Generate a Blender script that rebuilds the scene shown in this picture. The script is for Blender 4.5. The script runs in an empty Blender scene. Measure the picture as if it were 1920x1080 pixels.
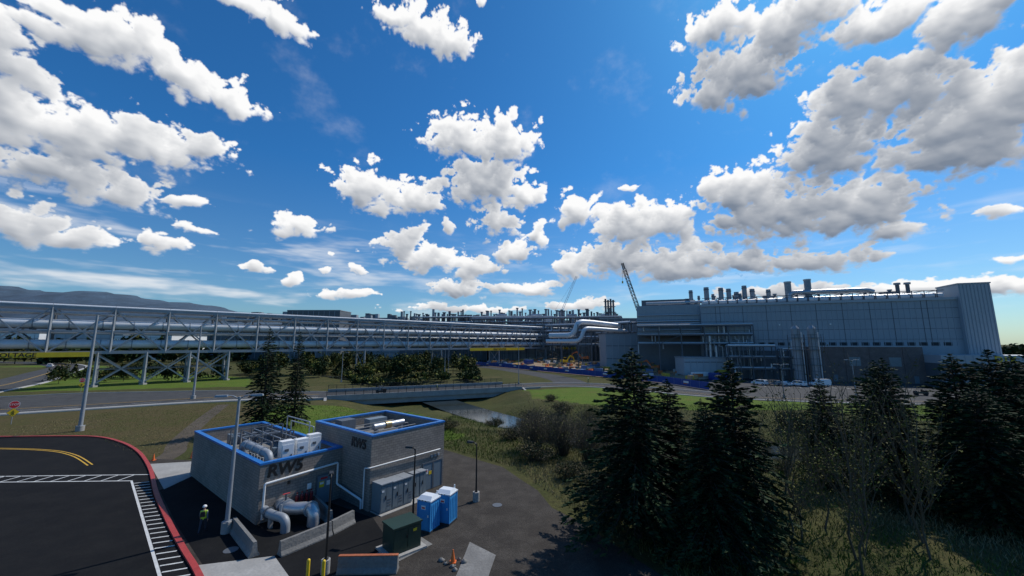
import bpy, math, random
import numpy as np
from mathutils import Vector, Matrix
R=random.Random(7)
rad=math.radians
SC=bpy.context.scene
SC.view_settings.view_transform='Standard'; SC.view_settings.look='None'; SC.view_settings.exposure=0

# ------------------------------------------------------------------ materials
def new_mat(name):
    m=bpy.data.materials.new(name); m.use_nodes=True
    nt=m.node_tree; b=nt.nodes['Principled BSDF']
    return m,nt,b
def mixcol(nt,fac,a,b,blend='MIX'):
    n=nt.nodes.new('ShaderNodeMix'); n.data_type='RGBA'; n.blend_type=blend
    if hasattr(fac,'is_linked'): nt.links.new(fac,n.inputs[0])
    else: n.inputs[0].default_value=fac
    for i,x in ((6,a),(7,b)):
        if hasattr(x,'is_linked'): nt.links.new(x,n.inputs[i])
        else: n.inputs[i].default_value=(x[0],x[1],x[2],1)
    return n.outputs[2]
def noise_n(nt,vec,scale,detail=4,rough=.6,lo=None,hi=None):
    n=nt.nodes.new('ShaderNodeTexNoise'); n.inputs['Scale'].default_value=scale
    n.inputs['Detail'].default_value=detail; n.inputs['Roughness'].default_value=rough
    nt.links.new(vec,n.inputs['Vector'])
    o=n.outputs[0]
    if lo is not None:
        r=nt.nodes.new('ShaderNodeMapRange'); r.inputs[1].default_value=lo; r.inputs[2].default_value=hi
        nt.links.new(o,r.inputs[0]); o=r.outputs[0]
    return o
def coord(nt,kind='Object'):
    t=nt.nodes.new('ShaderNodeTexCoord'); return t.outputs[kind]
def bump(nt,b,h,strength,dist=.05):
    n=nt.nodes.new('ShaderNodeBump'); n.inputs['Strength'].default_value=strength; n.inputs['Distance'].default_value=dist
    nt.links.new(h,n.inputs['Height']); nt.links.new(n.outputs[0],b.inputs['Normal'])
def M(name,col,rough=.6,metal=0.,var=.18,scale=.8,bmp=0.):
    m,nt,b=new_mat(name); v=coord(nt)
    f=noise_n(nt,v,scale,4,.65,.3,.7)
    c=mixcol(nt,f,[x*(1-var) for x in col],[min(1,x*(1+var)) for x in col])
    f2=noise_n(nt,v,scale*9,3,.6,.35,.75)
    c=mixcol(nt,f2,c,[x*(1-var*.8) for x in col])
    nt.links.new(c,b.inputs['Base Color'])
    b.inputs['Roughness'].default_value=rough; b.inputs['Metallic'].default_value=metal
    if bmp: bump(nt,b,f2,bmp)
    return m
def ground_mat(name,c1,c2,c3,s1,s2,rough=.9,bmp=.3,fine=12,spec=.25,cracks=0):
    m,nt,b=new_mat(name); v=coord(nt)
    a=noise_n(nt,v,s1,5,.6,.38,.62); d=noise_n(nt,v,s2,6,.7,.42,.66); e=noise_n(nt,v,fine,4,.7,.3,.75)
    c=mixcol(nt,a,c1,c2); c=mixcol(nt,d,c,c3); c=mixcol(nt,e,c,[x*.6 for x in c1])
    if cracks:
        vo=nt.nodes.new('ShaderNodeTexVoronoi'); vo.feature='DISTANCE_TO_EDGE'; vo.inputs['Scale'].default_value=cracks; 
        w=nt.nodes.new('ShaderNodeTexNoise'); w.inputs['Scale'].default_value=.6; nt.links.new(v,w.inputs['Vector'])
        ad=nt.nodes.new('ShaderNodeVectorMath'); ad.operation='MULTIPLY_ADD'; nt.links.new(w.outputs[1],ad.inputs[0]); ad.inputs[1].default_value=(3,3,0); nt.links.new(v,ad.inputs[2]); nt.links.new(ad.outputs[0],vo.inputs['Vector'])
        r=nt.nodes.new('ShaderNodeMapRange'); r.inputs[1].default_value=.004; r.inputs[2].default_value=.010; r.inputs[3].default_value=.55; r.inputs[4].default_value=0; nt.links.new(vo.outputs[0],r.inputs[0])
        c=mixcol(nt,r.outputs[0],c,[x*.35 for x in c1])
    nt.links.new(c,b.inputs['Base Color']); b.inputs['Roughness'].default_value=rough; b.inputs['Specular IOR Level'].default_value=spec
    bump(nt,b,e,bmp); return m
def brick_mat(name,c1,c2,mortar,bw,bh,ms=.012):
    m,nt,b=new_mat(name); v=coord(nt,'UV')
    n=nt.nodes.new('ShaderNodeTexBrick'); nt.links.new(v,n.inputs['Vector'])
    n.inputs['Color1'].default_value=(*c1,1); n.inputs['Color2'].default_value=(*c2,1); n.inputs['Mortar'].default_value=(*mortar,1)
    n.inputs['Scale'].default_value=1; n.inputs['Mortar Size'].default_value=ms
    n.inputs['Brick Width'].default_value=bw; n.inputs['Row Height'].default_value=bh
    o=coord(nt); f=noise_n(nt,o,.5,6,.65,.35,.7)
    c=mixcol(nt,f,n.outputs[0],mixcol(nt,1.0,n.outputs[0],(.72,.72,.72),'MULTIPLY'))
    nt.links.new(c,b.inputs['Base Color']); b.inputs['Roughness'].default_value=.9
    return m

NEWASPH=ground_mat('new_asphalt',(.010,.0105,.012),(.015,.0155,.017),(.022,.022,.022),.08,.5,.95,.15,25,.12)
ROADM=ground_mat('road_asphalt',(.06,.062,.066),(.085,.086,.088),(.11,.11,.108),.05,.4,.95,.2,10,.2,.12)
YARD=ground_mat('gravel_yard',(.042,.036,.031),(.064,.055,.047),(.10,.088,.075),.09,.6,.95,.6,9)
DIRT=ground_mat('dirt',(.10,.08,.06),(.16,.13,.10),(.07,.06,.045),.1,.7,.95,.5,8)
SITE=ground_mat('site_soil',(.36,.24,.14),(.46,.36,.25),(.27,.21,.16),.06,.3,.95,.5,4)
CONC=M('concrete',(.35,.34,.32),.85,0,.22,.6,.2)
CONCD=M('concrete_weathered',(.2,.195,.185),.9,0,.3,.7,.3)
KERB=M('kerb_concrete',(.45,.44,.42),.85,0,.15,.7)
RED=M('red_paint',(.42,.045,.04),.6,0,.3,1.5)
WHITE=M('white_line_paint',(.62,.62,.6),.7,0,.25,2)
YEL=M('yellow_line_paint',(.62,.36,.03),.7,0,.25,2)
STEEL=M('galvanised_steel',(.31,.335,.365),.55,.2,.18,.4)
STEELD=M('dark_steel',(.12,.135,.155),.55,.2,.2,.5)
PIPEW=M('insulated_pipe',(.70,.72,.74),.45,.1,.1,.3)
ALU=M('aluminium_cladding',(.50,.51,.53),.4,.6,.12,1.5)
FABW=M('metal_panel',(.32,.36,.40),.5,.05,.08,.06)
FABW2=M('metal_panel_pale',(.40,.435,.47),.5,.05,.07,.06)
FABD=M('metal_panel_dark',(.13,.145,.165),.55,.1,.15,.1)
DARK=M('dark_recess',(.03,.034,.04),.7,0,.3,.3)
CMU=brick_mat('concrete_block',(.31,.27,.235),(.245,.215,.19),(.15,.135,.12),.4,.2,.016)
CMUB=brick_mat('brown_block',(.22,.17,.155),(.18,.145,.135),(.12,.1,.1),.8,.4,.03)
BLUE=M('blue_coping',(.02,.17,.50),.4,0,.1,1)
BANNER=M('blue_banner',(.015,.065,.30),.6,0,.2,.3)
BLACK=M('black_paint',(.012,.012,.013),.5,0,.2,1)
DGREEN=M('green_enclosure',(.018,.045,.032),.45,0,.15,1)
GREYBOX=M('electrical_grey',(.19,.235,.26),.45,.1,.1,1)
DOORC=M('door_paint',(.15,.20,.24),.5,0,.1,1)
WPAINT=M('white_paint',(.8,.8,.79),.4,0,.08,1)
POTB=M('portable_toilet_blue',(.04,.28,.62),.4,0,.08,1)
POTW=M('portable_toilet_roof',(.72,.76,.8),.4,0,.06,1)
MAROON=M('gas_cylinder_red',(.2,.02,.025),.35,0,.15,2)
ORANGE=M('orange_plastic',(.75,.16,.03),.5,0,.1,2)
ORUST=M('faded_orange_paint',(.42,.12,.05),.8,0,.4,2)
YELP=M('yellow_paint',(.80,.54,.02),.5,0,.15,.6)
REDS=M('sign_red',(.55,.02,.03),.4,0,.05,2)
GLASS=M('dark_glass',(.02,.025,.03),.1,0,.1,1)
RUBBER=M('rubber',(.015,.015,.015),.8,0,.1,1)
BRASS=M('brass',(.45,.33,.18),.35,.7)
SKIN=M('skin',(.45,.26,.18),.6,0,.08,4)
DENIM=M('dark_trousers',(.03,.04,.06),.8,0,.2,5)
VEST=M('hi_vis_vest',(.55,.75,.04),.6,0,.1,5)
JACK=M('grey_jacket',(.12,.14,.18),.8,0,.2,5)
BARK=M('bark',(.06,.048,.038),.9,0,.3,2,.4)
BARKP=M('bark_pale',(.105,.088,.062),.9,0,.3,2,.3)
def leaf(name,c,var=.35):
    m=M(name,c,.75,0,var,.9); m.node_tree.nodes['Principled BSDF'].inputs['Specular IOR Level'].default_value=.12; return m
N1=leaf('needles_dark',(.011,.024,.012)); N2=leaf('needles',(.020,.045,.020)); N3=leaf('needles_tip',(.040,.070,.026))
L1=leaf('leaf_olive',(.085,.085,.026)); L2=leaf('leaf_spring',(.16,.165,.036)); L3=leaf('leaf_dark',(.024,.044,.016)); L4=leaf('leaf_straw',(.21,.165,.09))
G1=leaf('grass_green',(.085,.14,.024)); G2=leaf('grass_olive',(.14,.145,.045)); G3=leaf('grass_straw',(.26,.22,.12))

# ------------------------------------------------------------------ mesh builder
def link(o,parent=None):
    bpy.context.collection.objects.link(o)
    if parent: o.parent=parent
    return o
class MB:
    def __init__(s): s.v=[];s.f=[];s.m=[];s.sm=[];s.mats=[]
    def mi(s,mat):
        if mat not in s.mats: s.mats.append(mat)
        return s.mats.index(mat)
    def face(s,pts,mat,smooth=False):
        b=len(s.v); s.v+= [tuple(p) for p in pts]; s.f.append(list(range(b,b+len(pts)))); s.m.append(s.mi(mat)); s.sm.append(smooth)
    def hexa(s,P,mat,mtop=None):
        b=len(s.v); s.v+=[tuple(p) for p in P]
        for i,q in enumerate(((3,2,1,0),(4,5,6,7),(0,1,5,4),(1,2,6,5),(2,3,7,6),(3,0,4,7))):
            s.f.append([b+k for k in q]); s.m.append(s.mi(mtop if (mtop and i==1) else mat)); s.sm.append(False)
    def box(s,c,d,mat,ang=0.,tx=1.,ty=1.,mtop=None):
        ca,sa=math.cos(ang),math.sin(ang); P=[]
        for z,kx,ky in ((0,1,1),(d[2],tx,ty)):
            for sx,sy in ((-1,-1),(1,-1),(1,1),(-1,1)):
                x=sx*d[0]/2*kx;y=sy*d[1]/2*ky
                P.append((c[0]+x*ca-y*sa,c[1]+x*sa+y*ca,c[2]+z))
        s.hexa(P,mat,mtop)
    def beam(s,p0,p1,w,h,mat):
        p0=Vector(p0);p1=Vector(p1);t=(p1-p0).normalized()
        up=Vector((0,0,1)) if abs(t.z)<.95 else Vector((0,1,0))
        a=t.cross(up).normalized()*w/2; b=a.cross(t).normalized()*h/2
        s.hexa([p0-a-b,p0+a-b,p0+a+b,p0-a+b,p1-a-b,p1+a-b,p1+a+b,p1-a+b],mat)
    def tube(s,pts,r,mat,n=10,caps=True):
        pts=[Vector(p) for p in pts]; rs=r if isinstance(r,(list,tuple)) else [r]*len(pts)
        rings=[]; ref=None
        for i,p in enumerate(pts):
            t=(pts[min(i+1,len(pts)-1)]-pts[max(i-1,0)]).normalized()
            if ref is None:
                up=Vector((0,0,1)) if abs(t.z)<.9 else Vector((1,0,0)); a=t.cross(up).normalized()
            else: a=(ref-t*ref.dot(t)).normalized()
            ref=a; b=t.cross(a)
            base=len(s.v)
            for k in range(n):
                an=2*math.pi*k/n; s.v.append(tuple(p+(a*math.cos(an)+b*math.sin(an))*rs[i]))
            rings.append(base)
        mi=s.mi(mat)
        for i in range(len(rings)-1):
            for k in range(n):
                k2=(k+1)%n; s.f.append([rings[i]+k,rings[i]+k2,rings[i+1]+k2,rings[i+1]+k]); s.m.append(mi); s.sm.append(n>4)
        if caps:
            for q,rev in ((rings[0],False),(rings[-1],True)):
                P=[s.v[q+k] for k in range(n)]
                s.face(P if rev else P[::-1],mat)
    def elbow(s,pts,r,mat,n=12,bend=None):
        pts=[Vector(p) for p in pts]; out=[pts[0]]; B=bend or r*1.6
        for i in range(1,len(pts)-1):
            p=pts[i]; a=(pts[i-1]-p); b=(pts[i+1]-p); q=min(B,a.length*.48,b.length*.48)
            a=p+a.normalized()*q; b=p+b.normalized()*q
            for k in range(6):
                t=k/5; out.append(a*(1-t)**2+p*2*t*(1-t)+b*t*t)
        out.append(pts[-1]); s.tube(out,r,mat,n)
    def sphere(s,c,r,mat,n=10,zs=1.,half=False):
        rings=n//2; lo=0 if half else -math.pi/2
        pts=[];rs=[]
        for i in range(rings+1):
            a=lo+(math.pi/2-lo)*i/rings; pts.append((c[0],c[1],c[2]+math.sin(a)*r*zs)); rs.append(max(math.cos(a)*r,.001))
        b=len(s.v)
        for p,q in zip(pts,rs):
            for k in range(n): s.v.append((p[0]+q*math.cos(2*math.pi*k/n),p[1]+q*math.sin(2*math.pi*k/n),p[2]))
        mi=s.mi(mat)
        for i in range(rings):
            for k in range(n):
                k2=(k+1)%n; s.f.append([b+i*n+k,b+i*n+k2,b+(i+1)*n+k2,b+(i+1)*n+k]); s.m.append(mi); s.sm.append(True)
    def poly_sheet(s,pts,z,mat): s.face([(p[0],p[1],z) for p in pts],mat)
    def mesh(s,name,uv=True):
        me=bpy.data.meshes.new(name); me.from_pydata(s.v,[],s.f)
        for m in s.mats: me.materials.append(m)
        me.polygons.foreach_set('material_index',s.m); me.polygons.foreach_set('use_smooth',s.sm)
        if uv and len(s.f)<60000:
            l=me.uv_layers.new(name='UVMap'); me.update()
            for p in me.polygons:
                n=p.normal
                if abs(n.z)<.8:
                    t=Vector((-n.y,n.x,0)).normalized()
                    for li in p.loop_indices:
                        co=me.vertices[me.loops[li].vertex_index].co; l.data[li].uv=(co.dot(t),co.z)
                else:
                    for li in p.loop_indices:
                        co=me.vertices[me.loops[li].vertex_index].co; l.data[li].uv=(co.x,co.y)
        me.update(); return me
    def make(s,name,loc=(0,0,0),rot=0,parent=None,uv=True,scale=1):
        o=bpy.data.objects.new(name,s.mesh(name,uv)); o.location=loc; o.rotation_euler=(0,0,rot); o.scale=(scale,)*3
        return link(o,parent)
def place(name,me,loc,rot=0,scale=1,parent=None):
    o=bpy.data.objects.new(name,me); o.location=loc; o.rotation_euler=(0,0,rot)
    o.scale=(scale,)*3 if not isinstance(scale,tuple) else scale
    return link(o,parent)
def smooth_line(P,n=8):
    P=[Vector((p[0],p[1],0)) for p in P]; out=[]
    for i in range(len(P)-1):
        a=P[max(i-1,0)];b=P[i];c=P[i+1];d=P[min(i+2,len(P)-1)]
        for k in range(n):
            t=k/n
            out.append(.5*((2*b)+(c-a)*t+(2*a-5*b+4*c-d)*t*t+(3*b-a-3*c+d)*t**3))
    out.append(P[-1]); return [(p.x,p.y) for p in out]
def offset(P,o):
    out=[]
    for i,p in enumerate(P):
        a=P[max(i-1,0)];b=P[min(i+1,len(P)-1)]; dx,dy=b[0]-a[0],b[1]-a[1]; L=math.hypot(dx,dy) or 1
        out.append((p[0]-dy/L*o,p[1]+dx/L*o))
    return out
def ribbon(mb,P,w,z,mat,h=0,dash=None):
    A=offset(P,w/2);B=offset(P,-w/2); acc=0
    for i in range(len(P)-1):
        if dash:
            acc+=math.dist(P[i],P[i+1])
            if acc%(dash*2)>dash: continue
        if h==0: mb.face([(*B[i],z),(*B[i+1],z),(*A[i+1],z),(*A[i],z)],mat)
        else:
            mb.hexa([(*B[i],z),(*B[i+1],z),(*A[i+1],z),(*A[i],z),(*B[i],z+h),(*B[i+1],z+h),(*A[i+1],z+h),(*A[i],z+h)],mat)
def txt_child(body,size,loc,rz,parent,mat,ext=.01,off=0,name='lettering',shear=0):
    cu=bpy.data.curves.new(name,'FONT'); cu.body=body; cu.size=size; cu.extrude=ext; cu.offset=off; cu.shear=shear; cu.align_x='CENTER'; cu.align_y='CENTER'; cu.materials.append(mat)
    t=bpy.data.objects.new(name,cu); t.location=loc; t.rotation_euler=(math.pi/2,0,rz); link(t,parent)

# ------------------------------------------------------------------ terrain
CREEK=[(-90,190),(-50,150),(-24,112),(-6,84),(12,64),(45,54),(110,48),(260,40)]
def seg_dist(X,Y,P):
    D=np.full(np.shape(X),1e9)
    for (ax,ay),(bx,by) in zip(P[:-1],P[1:]):
        dx,dy=bx-ax,by-ay; t=np.clip(((X-ax)*dx+(Y-ay)*dy)/(dx*dx+dy*dy),0,1)
        D=np.minimum(D,np.hypot(X-ax-t*dx,Y-ay-t*dy))
    return D
def hgt(x,y):
    x=np.asarray(x,float); y=np.asarray(y,float)
    d=seg_dist(x,y,CREEK)
    k=np.exp(-(d/8.5)**2)
    # wide basin under the bridge, aligned with the deck
    s=((x+20.5)*.914+(y-104)*.406)/19.5; q=(-(x+20.5)*.406+(y-104)*.914+4)/15.5
    k2=np.exp(-(s*s)**3-(q*q)**2)*.95
    k=np.maximum(k,k2)
    z=-2.7*k+ .25*k*np.sin(x*.9)*np.cos(y*.7)
    return np.where(k<.01,0.,z)
def hz(x,y): return float(hgt(x,y))
def inpoly(X,Y,P):
    c=np.zeros(X.shape,bool); n=len(P)
    for i in range(n):
        x1,y1=P[i];x2,y2=P[(i+1)%n]
        if y1==y2: continue
        cond=((y1>Y)!=(y2>Y))&(X<(x2-x1)*(Y-y1)/(y2-y1)+x1); c^=cond
    return c
LAWNS=[[(-42,62),(-31,45),(-14,52),(-6,56),(-14,72),(-30,86),(-52,84)],
       [(4,112),(6,98),(18,86),(40,78),(62,80),(58,92),(50,102),(40,112),(22,120)],
       [(60,91),(110,82),(200,78),(260,100),(260,70),(70,70),(58,80)],
       [(-300,262),(-250,212),(-205,173),(-162,128),(-142,108),(-118,112),(-100,118),(-80,122),(-100,150),(-180,200)]]
MOWN=[[(-130,52),(-95,71),(-70,87),(-52,88),(-40,60),(-42,46),(-60,57.5),(-110,58)]]
xs=np.concatenate([[-9000,-5000,-2500,-1200,-700,-450,-330],np.arange(-260,261,2.0),[330,450,700,1200,2500,5000,9000]])
ys=np.concatenate([[-2000,-300,-50],np.arange(6,300,2.0),[320,380,500,800,1400,2500,5000,9000]])
XX,YY=np.meshgrid(xs,ys); ZZ=hgt(XX,YY)
nx,ny=len(xs),len(ys)
verts=np.stack([XX.ravel(),YY.ravel(),ZZ.ravel()],1)
idx=np.arange(nx*ny).reshape(ny,nx)
faces=np.stack([idx[:-1,:-1].ravel(),idx[:-1,1:].ravel(),idx[1:,1:].ravel(),idx[1:,:-1].ravel()],1)
me=bpy.data.meshes.new('ground'); me.from_pydata(verts.tolist(),[],faces.tolist())
for nm,PL in (('lawn',LAWNS),('mown',MOWN)):
    a=me.attributes.new(nm,'FLOAT','POINT'); k=np.zeros(XX.shape)
    for p in PL: k=np.maximum(k,inpoly(XX,YY,p).astype(float))
    a.data.foreach_set('value',k.ravel())
me.polygons.foreach_set('use_smooth',[True]*len(me.polygons))
m,nt,b=new_mat('ground'); v=coord(nt)
def att(n): a=nt.nodes.new('ShaderNodeAttribute'); a.attribute_name=n; return a.outputs['Fac']
def sharpen(o,w):
    s1=nt.nodes.new('ShaderNodeMath'); s1.operation='ADD'; nt.links.new(o,s1.inputs[0])
    w2=nt.nodes.new('ShaderNodeMath'); w2.operation='MULTIPLY_ADD'; nt.links.new(w,w2.inputs[0]); w2.inputs[1].default_value=.6; w2.inputs[2].default_value=-.3
    nt.links.new(w2.outputs[0],s1.inputs[1])
    r=nt.nodes.new('ShaderNodeMapRange'); r.inputs[1].default_value=.35; r.inputs[2].default_value=.6; nt.links.new(s1.outputs[0],r.inputs[0]); return r.outputs[0]
big=noise_n(nt,v,.03,6,.6,.4,.6); mid=noise_n(nt,v,.22,6,.7,.4,.62); fin=noise_n(nt,v,2.5,5,.75,.3,.7); wob=noise_n(nt,v,.3,4,.6)
c=mixcol(nt,big,(.085,.095,.026),(.15,.125,.055)); c=mixcol(nt,mid,c,(.065,.08,.024)); c=mixcol(nt,fin,c,(.05,.048,.022))
mo=mixcol(nt,mid,(.125,.095,.046),(.09,.09,.03)); mo=mixcol(nt,fin,mo,(.065,.055,.026))
la=mixcol(nt,mid,(.095,.165,.024),(.15,.185,.035)); la=mixcol(nt,fin,la,(.07,.11,.018)); la=mixcol(nt,noise_n(nt,v,.08,5,.7,.55,.7),la,(.13,.12,.04))
c=mixcol(nt,sharpen(att('mown'),wob),c,mo); c=mixcol(nt,sharpen(att('lawn'),wob),c,la)
nt.links.new(c,b.inputs['Base Color']); b.inputs['Roughness'].default_value=1; b.inputs['Specular IOR Level'].default_value=.1
bump(nt,b,fin,.6,.15)
me.materials.append(m); link(bpy.data.objects.new('ground',me))

mb=MB(); m,nt,b=new_mat('creek_water'); b.inputs['Base Color'].default_value=(.03,.035,.03,1); b.inputs['Roughness'].default_value=.08
bump(nt,b,noise_n(nt,coord(nt),1.5,3),.15,.03)
ribbon(mb,smooth_line(CREEK[:6]),9,-1.9,m); mb.make('creek_water')

def hills(name,x0,x1,y,h,col,seed,fall=2.6):
    r=random.Random(seed); n=140; rows=7; V=[];F=[]
    for j in range(rows):
        for i in range(n):
            t=i/(n-1); x=x0+(x1-x0)*t; e=math.sin(math.pi*min(1,j/(rows-1))*.5)
            env=min(1,(1-t)*fall)*min(1,t*8+.3)
            hh=h*env*(.80+.06*math.sin(t*13+seed)+.035*math.sin(t*37)+.012*math.sin(t*131)+.012*r.random())
            V.append((x,y+j*260,hh*e-5))
    for j in range(rows-1):
        for i in range(n-1): a=j*n+i; F.append((a,a+1,a+n+1,a+n))
    me=bpy.data.meshes.new(name); me.from_pydata(V,[],F); me.materials.append(M(name+'_forest_haze_tint',col,1,0,.35,.006)); link(bpy.data.objects.new(name,me))  # forest colour is shifted to blue, distance haze painted into it
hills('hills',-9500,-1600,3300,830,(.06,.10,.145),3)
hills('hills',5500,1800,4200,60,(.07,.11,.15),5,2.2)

# ------------------------------------------------------------------ roads, lots and markings
KP=smooth_line([(-110,57.2),(-80,56.8),(-72.1,56.5),(-64.9,56.8),(-58.6,56.5),(-52.2,53.6),(-45.4,49),(-38,42.6),(-31.3,36),(-24.8,30),(-20.7,26.4),(-17.8,23.9),(-12,18.5),(-6,13)],5)
mb=MB(); mb.poly_sheet(KP[::-1]+[(-110,10)],.02,NEWASPH); mb.make('parking_lot')
mb=MB(); ribbon(mb,KP,.32,0,RED,.16); mb.make('red_kerb')
mb=MB()
for o in (0,.35): ribbon(mb,offset(smooth_line([(-75,50.6),(-64,50.4),(-56.9,49.5),(-51.6,47.4),(-45.8,43.8)]),o),.13,.026,YEL)
ribbon(mb,[(-60,40.0),(-36.2,40.9)],.16,.026,WHITE); ribbon(mb,[(-60,38.4),(-36.4,39.1)],.16,.026,WHITE)
x=-58.
while x<-37:
    y=39.1+(x+36.4)*.03; ribbon(mb,[(x,y+.08),(x,y+1.72)],.14,.026,WHITE); x+=1.55
hb=[(-36.4,39.02),(-12.5,17.0)]; ribbon(mb,hb,.16,.027,WHITE)
n=34
for i in range(1,n):
    t=i/n; px=hb[0][0]+(hb[1][0]-hb[0][0])*t+.12; py=hb[0][1]+(hb[1][1]-hb[0][1])*t+.05
    dx,dy=.93,.36; k=0
    while k<6 and float(seg_dist(np.float64(px+dx*k),np.float64(py+dy*k),KP))>.3: k+=.08
    if k<6: ribbon(mb,[(px,py),(px+dx*k,py+dy*k)],.13,.031,WHITE)
mb.make('parking_markings')
kk=[p for p in KP if -41.5<p[0]<-9]
mb=MB(); mb.poly_sheet(kk+[(-8,15),(13,15),(8.5,23.9),(7.3,26.1),(6,28.6),(5.1,30.4),(3.2,33),(2.3,36.7),(.6,40),(-1,43.3),(-4,46),(-8.7,50.4),(-14,50),(-30,42),(-34.5,45.6),(-41.0,46.2)],.012,YARD); mb.make('service_yard')
mb=MB(); mb.poly_sheet([(-31.6,41.4),(-31.6,36.7),(-24.5,30.2),(-18.2,24.8),(-14,21),(-7.2,26.2),(-10.5,31.2),(-15,34),(-19,30.6),(-31,40.5)],.018,NEWASPH); mb.make('yard_asphalt')
mb=MB()
mb.poly_sheet([(-39.6,44.3),(-31.4,36.9),(-31.9,41.7),(-35.2,45.3)],.03,CONC)
mb.poly_sheet([(-18.6,24.9),(-14.7,25.9),(-12.4,23.6),(-11,20),(-14,20.6)],.03,CONC)
mb.poly_sheet([(-3.4,22),(-3.1,24.4),(-2.8,27.6),(-1.0,26),(-1.6,22)],.03,CONCD)
mb.poly_sheet([(-8.9,25.6),(-7.9,27.1),(-6.2,28.3),(-5.2,27.3),(-7.4,24.6)],.03,CONCD)
mb.make('concrete_pavement')
mb=MB(); mb.tube([(-17.9,26.6,.02),(-17.9,26.6,.035)],.42,STEELD,16); mb.tube([(-1.2,33.5,.02),(-1.2,33.5,.035)],.4,STEELD,16); mb.make('manhole_cover')
mb=MB(); PP=smooth_line([(-39.5,45.4),(-41,49),(-45,54.5),(-54,70),(-62.5,86)])
ribbon(mb,PP,2.2,.008,DIRT); mb.make('path')
near=smooth_line([(-170,30),(-130,52),(-94.8,72.5),(-82,80.5),(-70,88),(-58,92.3),(-43,94)],6)
far=smooth_line([(-200,80),(-150,93),(-126,98.5),(-115.7,104.8),(-96.3,108.6),(-81.9,110.5),(-65,109.3),(-49,108)],6)
mb=MB(); mb.poly_sheet(near+far[::-1],.02,ROADM)
UP=smooth_line([(-138,92),(-152,112),(-169,134),(-213,181),(-262,230),(-330,268),(-450,290),(-700,300)],6)
ribbon(mb,UP,15,.025,ROADM)
BR0=(-43,94);BR1=(2,114);bx,by=45/49.24,20/49.24;nxx,nyy=-by,bx
RR=smooth_line([(-1,121),(14,127),(28,124),(42,112),(54,101),(75,93.5),(110,90),(160,92),(230,100)],6)
ribbon(mb,RR,11,.02,ROADM)
ribbon(mb,smooth_line([(20,128),(18,150),(8,178),(-12,220),(-40,262)],6),11,.025,ROADM)
mb.poly_sheet([(50,104),(62,92),(110,86),(200,84),(260,104),(260,150),(160,140),(60,168),(45,160),(44,140)],.028,ROADM)
mb.make('road')
mb=MB(); ribbon(mb,near,.25,0,KERB,.15); ribbon(mb,[p for p in far if p[0]>-141],.25,0,KERB,.15)
ribbon(mb,[p for p in offset(UP,-7.6) if p[1]>104],1.2,0,KERB,.15)
ribbon(mb,[p for p in offset(RR,-5.6)],.5,0,KERB,.15); ribbon(mb,offset(RR,5.6)[:26],.4,0,KERB,.15)
ribbon(mb,offset(near,1.9)[8:],1.5,.01,CONC,.1)
mb.make('road_kerb')
mb=MB()
ribbon(mb,offset(near,3.6),.18,.032,WHITE); ribbon(mb,offset(near,9.6)[4:],.13,.032,YEL); ribbon(mb,offset(near,9.95)[4:],.13,.032,YEL)
ribbon(mb,UP,.15,.034,YEL); ribbon(mb,offset(UP,.4),.15,.034,YEL)
ribbon(mb,RR,.14,.034,YEL); ribbon(mb,offset(near,6.4)[6:],.14,.032,WHITE,dash=3)
for i in range(14):
    x0=78+i*2.9; ribbon(mb,[(x0,121-i*1.0),(x0+1.7,126-i*1.0)],.12,.036,WHITE)
mb.make('road_markings')
mb=MB()
def BQ(s,q,z): return (BR0[0]+bx*s+nxx*q,BR0[1]+by*s+nyy*q,z)
def bqbox(s0,s1,q0,q1,z0,z1,mat):
    mb.hexa([BQ(s0,q0,z0),BQ(s1,q0,z0),BQ(s1,q1,z0),BQ(s0,q1,z0),BQ(s0,q0,z1),BQ(s1,q0,z1),BQ(s1,q1,z1),BQ(s0,q1,z1)],mat)
L=49.2
bqbox(-3,L+3,.35,14.65,-.4,.035,ROADM)
for q in (0,14.65): bqbox(-1,L+1,q,q+.35,-.5,.85,CONC)
for q in (.5,3.5,7,10.5,14): bqbox(0,L,q,q+.5,-1.75,-.4,CONC)
bqbox(-1.2,0,-.3,15.3,-4,-.51,CONCD); bqbox(L,L+1.2,-.3,15.3,-4,-.51,CONCD)
bqbox(-9,-1.2,-.2,.25,-3,.5,CONC); bqbox(L+1.2,L+7,-.2,.25,-3,.5,CONC)
mb.hexa([BQ(-1.5,-5,-4),BQ(-.9,-5,-4),BQ(-.9,-.31,-4),BQ(-1.5,-.31,-4),BQ(-1.5,-5,-.9),BQ(-.9,-5,-.9),BQ(-.9,-.31,.5),BQ(-1.5,-.31,.5)],CONC)
mb.hexa([BQ(L+.9,-5,-4),BQ(L+1.5,-5,-4),BQ(L+1.5,-.31,-4),BQ(L+.9,-.31,-4),BQ(L+.9,-5,-.9),BQ(L+1.5,-5,-.9),BQ(L+1.5,-.31,.5),BQ(L+.9,-.31,.5)],CONC)
for q in (.17,14.8):
    s=-1
    while s<L+1:
        bqbox(s,s+.1,q-.05,q+.05,.85,2.0,BLACK); s+=2.05
    for z in (1.1,1.4,1.7,1.95): bqbox(-1,L+1,q-.03,q+.03,z,z+.06,BLACK)
mb.make('bridge')

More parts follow.
